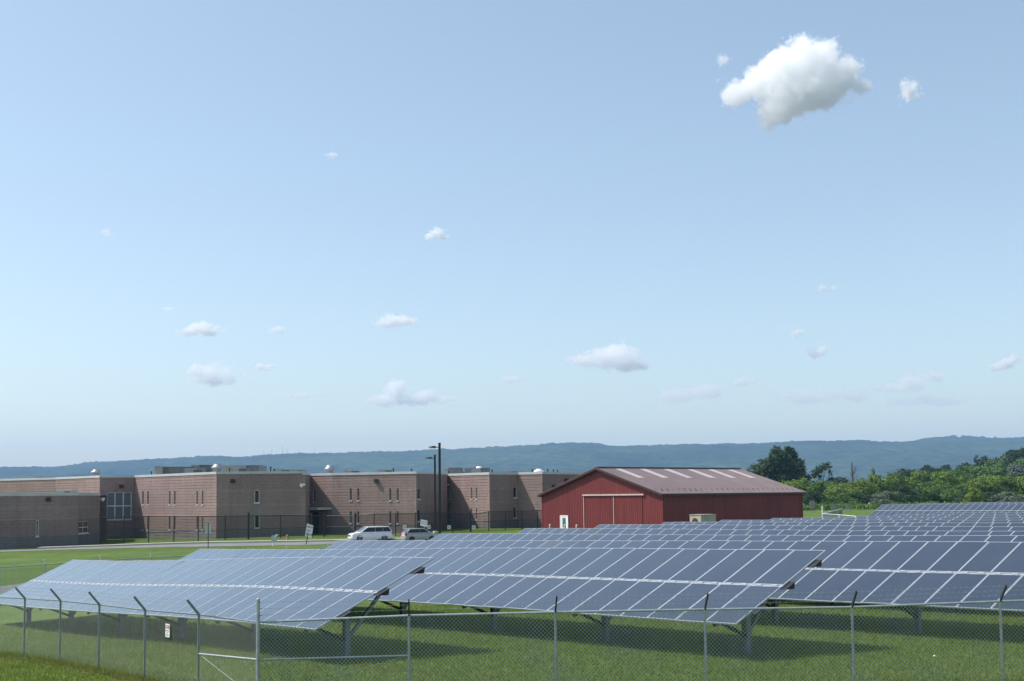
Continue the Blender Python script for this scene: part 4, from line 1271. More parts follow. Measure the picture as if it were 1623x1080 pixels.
# signs by the road
def board_sign(px, base_Y, x0, x1, y0, y1, lab, post_w=.05, rot=0.0, tilt=0.0, mat='sign_white', rows=None, name='road_sign', postmat='galv', seed=1, group=None, skew=0.0):
    g = on(px, base_Y)
    a, b = at(x0, y1, base_Y), at(x1, y0, base_Y)
    t = empty(name, g, 0, lab, 'sign', group)
    w, h = b.x - a.x, b.z - a.z
    c = Vector(((a.x + b.x) / 2, base_Y, (a.z + b.z) / 2)) - g
    Rm = Matrix.Rotation(tilt, 4, 'Y')
    MB().beam((0, 0, -.3), Vector((c.x, .05, c.z + h * .3)), post_w, post_w).build('post', M[postmat], t)
    bd = MB().prism([(-w/2, -h/2 + skew/2), (w/2, -h/2 - skew/2), (w/2, h/2 - skew/2), (-w/2, h/2 + skew/2)], -.012, .012, 'y').build('board', M[mat], t)
    bd.matrix_basis = Matrix.Translation(c) @ Rm @ Matrix.Rotation(rot, 4, 'Z')
    if rows:
        m_ = glyph_rows(MB(), -w/2 + .08, w/2 - .08, -.02, [(r0 * h, r1 * h, ins) for r0, r1, ins in rows], seed)
        m_.build('lettering', M['ink'], bd)['kind'] = 'stuff'
    return t
board_sign(484.5, 141, 484.8, 495.4, 831.5, 851.8, 'leaning white sign with rows of dark lettering beside the road', .09, 0, rad(9), rows=[(.22, .38, 0), (-.06, .10, 0.03), (-.38, -.16, 0.02)], postmat='black', seed=5, skew=.14)
board_sign(674, 147, 666.5, 677.2, 824.4, 834.6, 'tilted white sign with faint lines of lettering above the silver car', .07, 0, rad(6), rows=[(.2, .3, .02), (.0, .1, .02), (-.2, -.1, .02)], seed=8, skew=.08)
t = empty('road_sign', on(330.4, 137.5), 0, 'post with two narrow pale boards side by side, standing on the grass by the road', 'sign')
g = t.location
h0, h1 = rel(330, 847, 137.5) - g.z, rel(330, 829.3, 137.5) - g.z
MB().tube((0, 0, -.3), (0, 0, h1 - .02), .045, .045, 8).build('post', M['dark_steel'], t)
for a, b in ((-.33, -.06), (.06, .33)):
    MB().box((a, -.02, h0), (b, .02, h1)).build('board', M['sign_back'], t)
t = empty('utility_marker', on(434.6, 140), 0, 'low grey green utility box on a white stake beside the kerb', 'marker')
g = t.location; z0, z1 = rel(435, 858, 140) - g.z, rel(435, 849.2, 140) - g.z
MB().tube((-.1, 0, -.2), (-.1, 0, z0), .07, .07, 8).build('stake', M['white'], t)
MB().box((-.28, -.15, z0), (.30, .15, z1)).build('box', M['sign_back'], t)
MB().prism([(.12, z1 - .25), (.34, z1 - .02), (.52, z1 + .12), (.16, z1 + .12)], -.17, .12, 'y').build('flag', M['white'], t)
t = empty('fire_hydrant', on(455.3, 151.5), 0, 'faded orange fire hydrant on the grass behind the kerb', 'hydrant')
MB().lathe([(.17, -.1), (.17, .05), (.12, .07), (.12, .52), (.16, .54), (.16, .58), (.12, .66), (.05, .74), (.03, .80)], 12).build('body', M['orange'], t, smooth=True)
for sx in (-1, 1): MB().tube((.10 * sx, 0, .42), (.24 * sx, 0, .42), .07, .07, 8).build('side_outlet', M['orange'], t)
MB().tube((0, -.1, .36), (0, -.25, .36), .09, .09, 8).build('front_outlet', M['white'], t)
# paper scrap on the lawn
p = on(1473, 27.5)
for Yt in np.arange(26, 34, .05):
    p = on(1473, Yt)
    if proj(p)[1] < 1045: break
mb = MB(); mb.add([(-.04, -.02, .06), (.035, -.025, .08), (.045, .03, .06), (-.02, .035, .085), (0, 0, .10)], [(0, 1, 4), (1, 2, 4), (2, 3, 4), (3, 0, 4)])
o = tag(mb.build('paper_scrap', M['white']), 'crumpled white paper scrap lying on the lawn inside the fence', 'litter'); o.location = p

# ---------------------------------------------------------------- vehicles
def loft(sections, mat, name, parent, smooth=True):
    n = len(sections[0][1]); mb = MB(); vs = []
    for x, ring in sections: vs += [(x, y, z) for y, z in ring]
    fs = []
    for i in range(len(sections) - 1):
        for k in range(n):
            fs.append((i*n + k, i*n + (k+1) % n, (i+1)*n + (k+1) % n, (i+1)*n + k))
    fs += [tuple(range(n-1, -1, -1)), tuple((len(sections)-1)*n + k for k in range(n))]
    mb.add(vs, fs)
    o = mb.build(name, mat, parent)
    bv = o.modifiers.new('soft', 'BEVEL'); bv.width = 0.05; bv.segments = 3; bv.limit_method = 'ANGLE'; bv.angle_limit = rad(25)
    if smooth: o.data.polygons.foreach_set('use_smooth', [True] * len(o.data.polygons))
    return o
def ring(w, zb, zm, zt, wt=None, wb=None):
    wt = w * .93 if wt is None else wt; wb = w * .94 if wb is None else wb
    return [(-wb, zb), (wb, zb), (w, zm), (wt, zt), (-wt, zt), (-w, zm)]
def wheel(parent, x, y, r, wdt):
    s = 1 if y > 0 else -1
    ty = MB()
    prof = [(r * .62, -wdt/2), (r * .95, -wdt/2), (r, -wdt * .3), (r, wdt * .3), (r * .95, wdt/2), (r * .62, wdt/2)]
    ty.lathe(prof, 20)
    t_ = ty.build('wheel', M['tyre'], parent, smooth=False)
    t_.matrix_basis = Matrix.Translation((x, y, r)) @ Matrix.Rotation(rad(90), 4, 'X')
    rm = MB().lathe([(r * .60, -wdt * .42), (r * .62, wdt * .5), (r * .5, wdt * .46), (r * .12, wdt * .38), (r * .1, wdt * .52)], 20)
    rm.lathe([(r * .62, -wdt * .50), (r * .5, -wdt * .46), (r * .12, -wdt * .38)], 20)
    rm.build('rim', M['rim'], t_)
def poly_part(name, pts, thick, mat, parent, nrm):
    nrm = Vector(nrm).normalized() * thick
    n = len(pts); mb = MB()
    vs = [Vector(p) for p in pts] + [Vector(p) + nrm for p in pts]
    mb.add(vs, [tuple(range(n-1, -1, -1)), tuple(n + k for k in range(n))] + [(k, (k+1) % n, n + (k+1) % n, n + k) for k in range(n)])
    return mb.build(name, M[mat], parent)
def make_car(name, loc, rz, lab, spec):
    t = empty(name, loc, rz, lab, 'car')
    paint = M[spec['paint']]
    body = loft([(x, ring(w, zb, zm, zt)) for x, w, zb, zm, zt in spec['body']], paint, 'body', t)
    belt, roofz, hwb, hwr = spec['belt'], spec['roof'], spec['hwb'], spec['hwr']
    x0, x1, x2, x3 = spec['cab']       # windscreen foot, windscreen top, rear top, rear foot
    top = loft([(x0, [(-hwb, belt - .1), (hwb, belt - .1), (hwb, belt), (hwb * .97, belt + .02), (-hwb * .97, belt + .02), (-hwb, belt)]),
                (x1, [(-hwb, belt - .1), (hwb, belt - .1), (hwb, belt), (hwr, roofz - .03), (-hwr, roofz - .03), (-hwb, belt)]),
                ((x1 + x2) / 2, [(-hwb, belt - .1), (hwb, belt - .1), (hwb, belt), (hwr, roofz), (-hwr, roofz), (-hwb, belt)]),
                (x2, [(-hwb, belt - .1), (hwb, belt - .1), (hwb, belt), (hwr, roofz - .04), (-hwr, roofz - .04), (-hwb, belt)]),
                (x3, [(-hwb, belt - .1), (hwb, belt - .1), (hwb, belt), (hwb * .95, belt + .02), (-hwb * .95, belt + .02), (-hwb, belt)])], paint, 'roof', t)
    nz = hwb - hwr
    def side(x, k, s):     # point on the tapering cabin side at height fraction k
        return (x, s * (hwb + (hwr - hwb) * k) + s * .006, belt + (roofz - belt) * k)
    for s in (-1, 1):
        nrm = (0, s, nz / (roofz - belt))
        a, b = .08, .84
        def xf(k): return x0 + (x1 - x0) * k
        def xr(k): return x3 + (x2 - x3) * k
        cuts = spec['pillars']
        xs = [None] + cuts + [None]
        for i in range(len(xs) - 1):
            f_lo = (xf(a) - .22, xf(b) - .16) if xs[i] is None else (xs[i] - .018,) * 2
            r_lo = (xr(a) + .14, xr(b) + .10) if xs[i + 1] is None else (xs[i + 1] + .018,) * 2
            poly_part('side_window', [side(f_lo[0], a, s), side(f_lo[1], b, s), side(r_lo[1], b, s), side(r_lo[0], a, s)], .006, 'car_glass', top, nrm)
    d = Vector((x0 - x1, 0, 0)); sl = Vector((roofz - belt, 0, x0 - x1)).normalized()
    def ws(k, y): return Vector((x0 + (x1 - x0) * k, y, belt + .02 + (roofz - .05 - belt) * k)) + sl * .012
    poly_part('windscreen', [ws(.08, -hwb * .88), ws(.08, hwb * .88), ws(.92, hwr * .92), ws(.92, -hwr * .92)], .006, 'windscreen', top, sl)
    sl2 = Vector((-(roofz - belt), 0, x2 - x3)).normalized()
    def rw(k, y): return Vector((x3 + (x2 - x3) * k, y, belt + .02 + (roofz - .06 - belt) * k)) + sl2 * .012
    poly_part('rear_window', [rw(.12, -hwb * .82), rw(.9, -hwr * .88), rw(.9, hwr * .88), rw(.12, hwb * .82)], .006, 'windscreen' , top, sl2)
    for x in spec['axles']:
        for s in (-1, 1):
            wheel(t, x, s * (spec['track']), spec['wr'], .22)
            arch = MB(); 
            for k in range(9):
                a0 = math.pi * k / 9; a1 = math.pi * (k + 1) / 9; R0, R1 = spec['wr'] * 1.16, spec['wr'] * 1.02
                yy = s * (spec['hw'] + .008)
                arch.add([(x + R0 * math.cos(a0), yy, spec['wr'] + R0 * math.sin(a0)), (x + R0 * math.cos(a1), yy, spec['wr'] + R0 * math.sin(a1)), (x + R1 * math.cos(a1), yy - s * .03, spec['wr'] + R1 * math.sin(a1)), (x + R1 * math.cos(a0), yy - s * .03, spec['wr'] + R1 * math.sin(a0))], [(0, 1, 2, 3)])
            arch.build('wheel_arch', M['black'], t)
    xf_ = spec['body'][0][0]; xr_ = spec['body'][-1][0]; z = spec['lampz']; hw = spec['hw']
    for s in (-1, 1):
        MB().prism([(xf_ - .42, s * hw * .97), (xf_ - .05, s * hw * .80), (xf_ + .035, s * hw * .45), (xf_ - .06, s * hw * .45)][::s], z - .09, z + .09).build('headlight', M['lens'], t)
        MB().box((xr_ - .03, min(s * hw * .70, s * hw * .96), z + .05), (xr_ + .14, max(s * hw * .70, s * hw * .96), z + .42)).build('tail_light', M['red_lens'], t)
        mr = MB().box((x0 - .34, min(s * (hwb + .02), s * (hwb + .2)), belt + .02), (x0 - .22, max(s * (hwb + .02), s * (hwb + .2)), belt + .17)).build('wing_mirror', paint, t)
    MB().box((xf_ - .02, -hw * .42, z - .10), (xf_ + .03, hw * .42, z + .05)).build('grille', M['dark_steel'], t)
    MB().box((xf_ - .06, -hw * .7, spec['body'][0][2] + .05), (xf_ + .045, hw * .7, z - .24)).build('front_bumper', M['dark_steel'] if spec.get('darkb') else paint, t)
    MB().box((xr_ - .06, -hw * .9, .32), (xr_ + .05, hw * .9, .58)).build('rear_bumper', paint, t)
    MB().box((xr_ - .035, -.26, .66), (xr_ - .005, .26, .78)).build('number_plate', M['white'], t)
    for s in (-1, 1):
        for xh in spec['handles']:
            MB().box((xh - .1, min(s * hw, s * (hw + .03)), belt - .16), (xh + .1, max(s * hw, s * (hw + .03)), belt - .12)).build('door_handle', paint, t)
    return t
M['windscreen'] = glass('windscreen', (0.05, 0.065, 0.075), 0.05)
VAN = dict(paint='paint_white', hw=.98, hwb=.955, hwr=.76, belt=1.06, roof=1.75, cab=(1.62, .52, -2.12, -2.50), pillars=[-.35, -1.30], axles=(1.60, -1.48), track=.86, wr=.345, lampz=.72, handles=(.1, -.7),
           body=[(2.55, .72, .32, .58, .78), (2.42, .88, .26, .60, .92), (2.10, .96, .22, .62, 1.00), (1.50, .98, .20, .62, 1.08), (0.2, .98, .20, .64, 1.07), (-1.6, .98, .20, .64, 1.07), (-2.42, .96, .26, .64, 1.07), (-2.55, .90, .32, .64, 1.02)])
HATCH = dict(paint='paint_silver', hw=.85, hwb=.825, hwr=.62, belt=.98, roof=1.50, cab=(1.18, .38, -1.42, -1.92), pillars=[-.28], axles=(1.22, -1.22), track=.74, wr=.305, lampz=.66, handles=(-.05,),
             body=[(1.95, .62, .30, .52, .70), (1.82, .78, .24, .54, .82), (1.45, .84, .20, .56, .92), (1.10, .85, .19, .56, .98), (0, .85, .19, .58, .99), (-1.2, .85, .20, .60, .99), (-1.85, .82, .26, .60, .99), (-1.95, .76, .32, .60, .94)])
gv = on(586.5, 144.2)
make_car('minivan', gv + Vector((0, 0, .03)), rad(180 + 25), 'white minivan parked on the road in front of the brown building', VAN)
gc = on(664, 138)
make_car('hatchback', gc + Vector((0, 0, .03)), rad(27), 'small silver hatchback with its rear window showing, parked behind the panels', HATCH)

# ---------------------------------------------------------------- trees
def crown_mesh(name, lobes, n, leaf, mat, seed, shell=0.55, droop=0.0):
    """Leaf clumps spread through a crown made of ellipsoid lobes [(cx, cy, cz, rx, ry, rz)]."""
    rng = np.random.default_rng(seed)
    L = np.array(lobes, float)
    vol = (L[:, 3] * L[:, 4] * L[:, 5]) ** (2 / 3); pick = rng.choice(len(L), n, p=vol / vol.sum())
    d = rng.normal(size=(n, 3)); d /= np.linalg.norm(d, axis=1)[:, None]
    rr = (shell + (1 - shell) * rng.random(n) ** 0.6) * (1 + rng.normal(0, 0.07, n))
    # clumping: twigs that hold several leaf sprays
    ncl = max(8, n // 14)
    c = L[pick, :3] + d * rr[:, None] * L[pick, 3:]
    cl = c[rng.integers(0, n, ncl)]
    near = rng.integers(0, ncl, n)
    k = rng.random(n) < 0.62
    c[k] = cl[near[k]] + rng.normal(0, leaf * 0.95, (k.sum(), 3)) * np.array([1, 1, .6])
    nrm = d * 1.0 + rng.normal(0, 0.27, (n, 3)) + np.array([0, 0, .25]); nrm /= np.linalg.norm(nrm, axis=1)[:, None]
    t = np.cross(nrm, rng.normal(size=(n, 3))); t /= np.linalg.norm(t, axis=1)[:, None]
    b = np.cross(nrm, t)
    s = leaf * (0.55 + 0.8 * rng.random(n))[:, None]
    v = np.stack([c - t * s, c + b * s * .55 - t * s * .1, c + t * s, c - b * s * .6 + t * s * .15], 1).reshape(-1, 3)
    me = bpy.data.meshes.new(name)
    me.vertices.add(4 * n); me.vertices.foreach_set('co', v.ravel())
    me.loops.add(4 * n); me.loops.foreach_set('vertex_index', np.arange(4 * n))
    me.polygons.add(n); me.polygons.foreach_set('loop_start', np.arange(n) * 4); me.polygons.foreach_set('loop_total', np.full(n, 4))
    me.materials.append(mat); me.update(calc_edges=True)
    return me
def limbs(name, h, r, lobes, seed, mat, parent, base_split=0.3, n=None):
    rr = random.Random(seed); mb = MB()
    p = Vector((0, 0, -.4)); pts = [p]
    for k in range(4):
        p = p + Vector((rr.gauss(0, .02) * h, rr.gauss(0, .02) * h, h * .18)); pts.append(p)
    for k in range(4):
        mb.tube(pts[k], pts[k+1], r * (1 - .16 * k), r * (1 - .16 * (k + 1)), 7, caps=(k == 0))
    for i, l in enumerate(lobes[: n or len(lobes)]):
        s = pts[min(4, 1 + int(rr.random() * 3.4))]
        e = Vector(l[:3]) + Vector((0, 0, -l[5] * .2)); mid = s.lerp(e, .5) + Vector((0, 0, .04 * h))
        mb.tube(s, mid, r * .45, r * .3, 5, caps=False).tube(mid, e, r * .3, r * .09, 5)
    return mb.build(name, mat, parent)
def round_lobes(w, h, seed, n=9, low=0.12):
    """Lobes filling a rounded crown w wide and h tall, standing on the ground."""
    rr = random.Random(seed); out = []
    out.append((0, 0, h * .52, w * .34, w * .32, h * .34))
    for k in range(n):
        a = 2 * math.pi * (k + rr.random() * .7) / n
        z = h * (low + .10 + rr.random() * .62)
        f = math.sqrt(max(.08, 1 - ((z / h - .42) / .62) ** 2))
        R = w * .5 * f * (.55 + .25 * rr.random())
        s = .16 + .10 * rr.random()
        out.append((R * math.cos(a), R * math.sin(a), z, w * s, w * s, h * (s * .85)))
    for k in range(3):
        out.append((w * rr.uniform(-.2, .2), w * rr.uniform(-.2, .2), h * rr.uniform(.74, .86), w * .17, w * .17, h * .13))
    return out
def tree(px, top_py, width_px, Y, kind, lab, seed, leaves=1700, leaf=None, name='tree', group=None, lobes=None, bark='bark', low=0.1, trunk_r=None, nlimb=6, shell=.5):
    g = on(px, Y); h = rel(px, top_py, Y) - g.z; w = width_px * Y / FPX
    t = empty(name, g, 0, lab, 'tree' if name != 'shrub' else 'shrub', group)
    lb = lobes(w, h) if lobes else round_lobes(w, h, seed, low=low)
    leaf = leaf or max(.28, min(.62, w * .05))
    limbs('trunk', h, trunk_r or max(.12, h * .018), lb, seed, M[bark], t, n=nlimb)
    COL.objects.link(bpy.data.objects.new('crown', crown_mesh('crown', lb, leaves, leaf, LEAF[kind], seed, shell)))
    c = bpy.data.objects['crown'] if False else COL.objects[-1]
    c.parent = t
    return t
def big_lobes(w, h):
    return [(-w*.27, 0, h*.50, w*.22, w*.22, h*.20), (-w*.33, -w*.1, h*.36, w*.17, w*.18, h*.15), (-w*.14, w*.05, h*.62, w*.19, w*.2, h*.17), (-w*.02, -w*.08, h*.78, w*.16, w*.17, h*.15),
            (.10*w, 0, h*.60, w*.2, w*.2, h*.2), (.16*w, .05*w, h*.82, w*.15, w*.15, h*.13), (.24*w, 0, h*.64, w*.17, w*.17, h*.16), (.30*w, -.05*w, h*.46, w*.16, w*.17, h*.14), (.05*w, 0, h*.42, w*.24, w*.22, h*.18), (-.1*w, 0, h*.36, w*.2, w*.2, h*.14),
            (.40*w, 0, h*.40, w*.09, w*.10, h*.05), (.42*w, 0, h*.33, w*.08, w*.10, h*.05), (.2*w, 0, h*.32, w*.2, w*.16, h*.12), (-.42*w, 0, h*.32, w*.1, w*.1, h*.07), (-.04*w, 0, h*.91, w*.08, w*.08, h*.07), (.17*w, 0, h*.92, w*.07, w*.07, h*.06)]
tree(1235.5, 705.5, 104, 430, 'dark', 'big dark broad-crowned tree standing behind the barn roof', 21, 17000, .48, lobes=big_lobes, bark='pale_bark', trunk_r=.55, nlimb=12, shell=.45)
def umbrella(w, h):
    return [(-w*.22, 0, h*.74, w*.24, w*.22, h*.13), (.22*w, 0, h*.86, w*.24, w*.2, h*.10), (0, 0, h*.84, w*.18, w*.18, h*.09), (-.34*w, 0, h*.62, w*.13, w*.12, h*.05), (.36*w, 0, h*.72, w*.12, w*.12, h*.07), (.28*w, 0, h*.55, w*.12, w*.1, h*.04), (.44*w, 0, h*.58, w*.07, w*.06, h*.03), (-.1*w, 0, h*.60, w*.12, w*.1, h*.06)]
tree(1304.5, 729, 36, 470, 'dark', 'thin open-crowned tree with a forked bare stem right of the big dark tree', 5, 620, .5, lobes=umbrella, trunk_r=.26, nlimb=8, shell=.2, bark='bark')
# dead snag
g = on(1354, 460); h = rel(1354, 733, 460) - g.z
t = empty('dead_tree', g, 0, 'bare dead tree with a broken dark trunk rising above the green trees', 'tree')
MB().tube((0, 0, -.3), (-.35, 0, h * .55), .42, .36, 7).tube((-.35, 0, h * .55), (-.5, 0, h), .36, .22, 7).tube((-.5, 0, h * .80), (-.85, 0, h * .84), .28, .10, 5).build('trunk', M['bark'], t)
mb = MB(); rr = random.Random(4)
for k in range(14):
    a = Vector((-.3 + rr.uniform(0, .2), 0, h * rr.uniform(.45, .75))); b = a + Vector((rr.choice((-1, 1)) * rr.uniform(1.2, 3.2), rr.uniform(-1, 1), rr.uniform(1.0, 4.6)))
    mb.tube(a, b, .09, .02, 4); c = a.lerp(b, .55); mb.tube(c, c + Vector((rr.uniform(-1, 1), 0, rr.uniform(.8, 2.2))), .04, .015, 4)
mb.build('branches', M['bark'], t)
def conic(w, h): return [(0, 0, h * (.30 + .075 * k), w * (.5 - .045 * k), w * (.5 - .045 * k), h * .07) for k in range(9)]
tree(1386, 737, 11, 440, 'mid', 'narrow pointed young tree poking above the round green trees', 31, 520, .36, lobes=conic, shell=.3)
GB = 'round green trees along the far edge of the field'
FIELD = [  # px, top, width, Y, kind, leaves, label
    (1262, 758, 56, 395, 'light', 2300, 'pale green bushy tree right behind the barn eave'),
    (1296, 760, 50, 392, 'mid', 2100, 'rounded mid green tree below the thin forked tree'),
    (1282, 778, 46, 352, 'dark', 1700, 'low dark green shrub mass beside the barn corner'),
    (1327, 765, 52, 385, 'light', 2200, 'light green rounded tree to the right of the forked tree stem'),
    (1359, 759, 54, 400, 'light', 2300, 'yellowish light green tree right in front of the dead trunk'),
    (1388, 753, 50, 405, 'light', 2300, 'light green tree under the narrow pointed young tree'),
    (1362, 781, 46, 362, 'dark', 1500, 'dark low shrub in front of the dead trunk tree'),
    (1336, 783, 40, 358, 'mid', 1400, 'mid green low shrub left of the dark shrub by the dead trunk'),
    (1402, 779, 38, 350, 'grey', 1600, 'grey green shrub at the corner of the far panels'),
    (1418, 748, 50, 410, 'mid', 2300, 'mid green round tree above the grey green shrub'),
    (1436, 770, 44, 372, 'dark', 1800, 'very dark round shrub between the grey shrub and the tall bright trees'),
    (1448, 746, 48, 415, 'light', 2200, 'tall light green tree above the dark round shrub'),
    (1470, 762, 54, 380, 'mid', 2300, 'wide mid green tree over the left end of the far panels'),
    (1500, 742, 56, 400, 'light', 2700, 'tall bright green tree at the middle of the tree line'),
    (1527, 744, 44, 410, 'mid', 2200, 'mid green tree just right of the tall bright green tree'),
    (1512, 768, 48, 376, 'mid', 1900, 'low mid green tree below the tall bright green tree'),
    (1530, 778, 36, 366, 'dark', 1400, 'dark hollow shrub left of the yellow green bush'),
    (1566, 752, 62, 390, 'light', 2700, 'broad light green tree above the yellow green bush'),
    (1545, 774, 27, 352, 'yellow', 1300, 'small yellow green bush standing in front of the broad tree'),
    (1598, 754, 56, 395, 'mid', 2500, 'broad mid green tree near the picture edge, over the far panels'),
    (1632, 752, 56, 390, 'light', 2300, 'light green tree cut by the picture edge'),
    (1602, 780, 44, 360, 'grey', 1500, 'grey green low shrub under the broad edge tree'),
    (1574, 780, 44, 366, 'dark', 1500, 'dark low shrub right of the yellow green bush'),
    
]
for i, (px, top, w, Y, kind, n, lab) in enumerate(FIELD):
    if lab is None: lab = 'green tree beyond the picture edge at the end of the tree line'
    tree(px, top - 2, w * 1.15, Y, kind, lab, 100 + i, int(n * 2.4), name='shrub' if 'shrub' in lab or 'bush ' in lab else 'tree', group=GB, low=0.0, leaf=max(.22, w * Y / FPX * .030))
HILLT = [
    (1440, 741, 40, 560, 'dark', 'dark tree top showing behind the light green trees'), (1476, 735, 32, 610, 'dark', 'flat-topped dark tree on the rise behind the field trees'), (1498, 735.5, 26, 620, 'dark', 'small dark tree right of the flat-topped one on the rise'),
    (1530, 733.5, 30, 640, 'dark', 'dark tree on the rise, left of the lone round one'), (1557, 719.5, 25, 690, 'dark', 'lone dark round tree standing out on the wooded rise'), (1582, 726, 40, 680, 'mid', 'mid green tree between the lone round tree and the crest trees'),
    (1602, 708.5, 36, 720, 'dark', 'tallest dark tree on the crest of the rise'), (1622, 710, 34, 730, 'dark', 'dark crest tree at the picture edge'), (1550, 738, 46, 600, 'mid', 'wide mid green tree halfway up the rise'), (1586, 742, 48, 590, 'mid', 'mid green tree on the lower slope of the rise'),
    (1612, 733, 44, 620, 'grey', 'greyish tree on the slope below the crest'), (1636, 722, 46, 690, 'mid', 'mid green tree on the crest cut by the edge'), (1508, 744, 40, 560, 'mid', 'mid green tree low on the rise behind the bright field tree'), (1460, 747, 36, 540, 'mid', 'mid green tree at the left foot of the rise'),
    (1334, 757, 50, 560, 'dark', 'dark distant trees in one clump behind the dead trunk'), (1290, 766, 60, 540, 'dark', 'dark distant clump below the forked tree'), ]
for i, (px, top, w, Y, kind, lab) in enumerate(HILLT):
    tree(px, top - 2, w * 1.2, Y, kind, lab or 'tree on the rise beyond the picture edge', 300 + i, 5200, name='tree', group='trees on the wooded rise behind the field', leaf=max(.42, w * Y / FPX * .042), low=0.0)
# weeds and bramble in front of the trees: one uncountable mass
rng = np.random.default_rng(5); lob = []
for k in range(150):
    px = rng.uniform(1262, 1660); Y = rng.uniform(316, 346)
    p = on(px, Y); lob.append((p.x, p.y, p.z + .7, rng.uniform(1.2, 2.6), rng.uniform(1, 2), rng.uniform(.7, 1.5)))
me = crown_mesh('undergrowth', lob, 9000, .30, LEAF['mid'], 77, .2)
tag(link(bpy.data.objects.new('undergrowth', me)), 'low rough green undergrowth along the foot of the trees', kind='stuff')
lob = []
for k in range(260):
    px = rng.uniform(1400, 1760); Y = rng.uniform(520, 790)
    p = on(px, Y); s = rng.uniform(3, 6); lob.append((p.x, p.y, p.z + s * .6, s, s, s * .9))
me = crown_mesh('far_wood', lob, 26000, .75, LEAF['mid'], 78, .4)
tag(link(bpy.data.objects.new('far_wood', me)), 'green wood covering the rise behind the field trees', kind='stuff')
# pale target boards near the trees
for px, y0, y1, hw, Y, lab in ((1287.5, 793.6, 806, 3.8, 285, 'grey board on short legs, on the grass just right of the barn'), (1321, 799.5, 809, 4.0, 300, 'dim grey board behind the white fence post'), (1344.8, 799, 807.5, 4.8, 296, 'grey board with a pointed top, right of the fence corner')):
    g = on(px, Y); z0, z1 = rel(px, y1, Y) - g.z, rel(px, y0, Y) - g.z; w = hw * Y / FPX
    t = empty('target_board', g, 0, lab, 'board', 'grey boards at the far edge of the grass')
    if px > 1340: MB().prism([(-w, z0), (w, z0), (w * .5, z1), (-w * .6, z1)], -.06, .06, 'y').build('board', M['wood'], t)
    else: MB().box((-w, -.06, z0), (w, .06, z1)).build('board', M['wood'], t)
    for s in (-.6, .6):
        MB().box((w * s - .06, -.05, -.2), (w * s + .06, .05, z0 - .003)).build('leg', M['wood'], t)
g = on(1378, 300); z1 = rel(1378, 799.5, 300) - g.z
t = empty('marker_post', g, 0, 'thin stake with a small pale yellow cap near the far panels', 'post')
MB().tube((0, 0, -.2), (0, 0, z1), .06, .06, 6).build('stake', M['wood'], t)
MB().lathe([(.08, z1), (.22, z1 + .08), (.22, z1 + .3), (.05, z1 + .4)], 10).build('cap', M['trim_pink'], t)

# ---------------------------------------------------------------- grass blades near the fence
def blades(name, P, h, w, mat, seed, label, lean=.35):
    rng = np.random.default_rng(seed); n = len(P)
    a = rng.random(n) * 2 * np.pi
    u = np.c_[np.cos(a), np.sin(a), np.zeros(n)] * (w * (.6 + .8 * rng.random(n)))[:, None]
    hh = h * (.45 + .9 * rng.random(n) ** 1.3)
    ln = np.c_[rng.normal(0, lean, n), rng.normal(0, lean, n), np.ones(n)]
    tip = P + ln * hh[:, None]
    v = np.stack([P - u, P + u, tip], 1).reshape(-1, 3)
    me = bpy.data.meshes.new(name)
    me.vertices.add(3 * n); me.vertices.foreach_set('co', v.ravel())
    me.loops.add(3 * n); me.loops.foreach_set('vertex_index', np.arange(3 * n))
    me.polygons.add(n); me.polygons.foreach_set('loop_start', np.arange(n) * 3); me.polygons.foreach_set('loop_total', np.full(n, 3))
    me.materials.append(mat); me.update(calc_edges=True)
    return tag(link(bpy.data.objects.new(name, me)), label, kind='stuff')
def scatter(n, y0, y1, seed, margin=1.12):
    rng = np.random.default_rng(seed)
    Y = np.sqrt(y0 ** 2 + rng.random(n) * (y1 ** 2 - y0 ** 2))
    X = Y * rng.uniform(-1, 1, n) * 811.5 / FPX * margin
    return X, Y
X, Y = scatter(420000, 20.5, 52, 41)
dens = np.clip((60 - Y) / 32, .1, 1) > np.random.default_rng(2).random(len(Y))
X, Y = X[dens], Y[dens]
P = np.c_[X, Y, ground_np(X, Y) - .004]
blades('grass', P, .085, .011, M['blade'], 8, 'short mown grass blades around the fence and under the panels')
# taller unmown fringe and straw along the fence feet
pts = []; rng = np.random.default_rng(9)
for pl_, dn in ((left_pts, 900), (front_pts, 500)):
    for a, b in zip(pl_[:-1], pl_[1:]):
        k = rng.random(dn); pts.append(np.c_[a[0] + (b[0] - a[0]) * k + rng.normal(0, .07, dn), a[1] + (b[1] - a[1]) * k + rng.normal(0, .07, dn)])
p2 = np.concatenate(pts); P = np.c_[p2, ground_np(p2[:, 0], p2[:, 1]) - .004]
blades('fence_weeds', P, .20, .009, M['blade'], 12, 'longer unmown grass along the foot of the chain-link fence', .45)
pts = []
for a, b in zip(left_pts[:-1], left_pts[1:]):
    k = rng.random(800); o_ = np.abs(rng.normal(0, .07, 800)) + .03
    pts.append(np.c_[a[0] + (b[0] - a[0]) * k - NV.x * o_, a[1] + (b[1] - a[1]) * k - NV.y * o_])
p2 = np.concatenate(pts); P = np.c_[p2, ground_np(p2[:, 0], p2[:, 1]) - .002]
blades('dry_grass', P, .07, .016, M['dry_blade'], 13, 'strip of dry straw-coloured grass outside the left fence', 1.1)

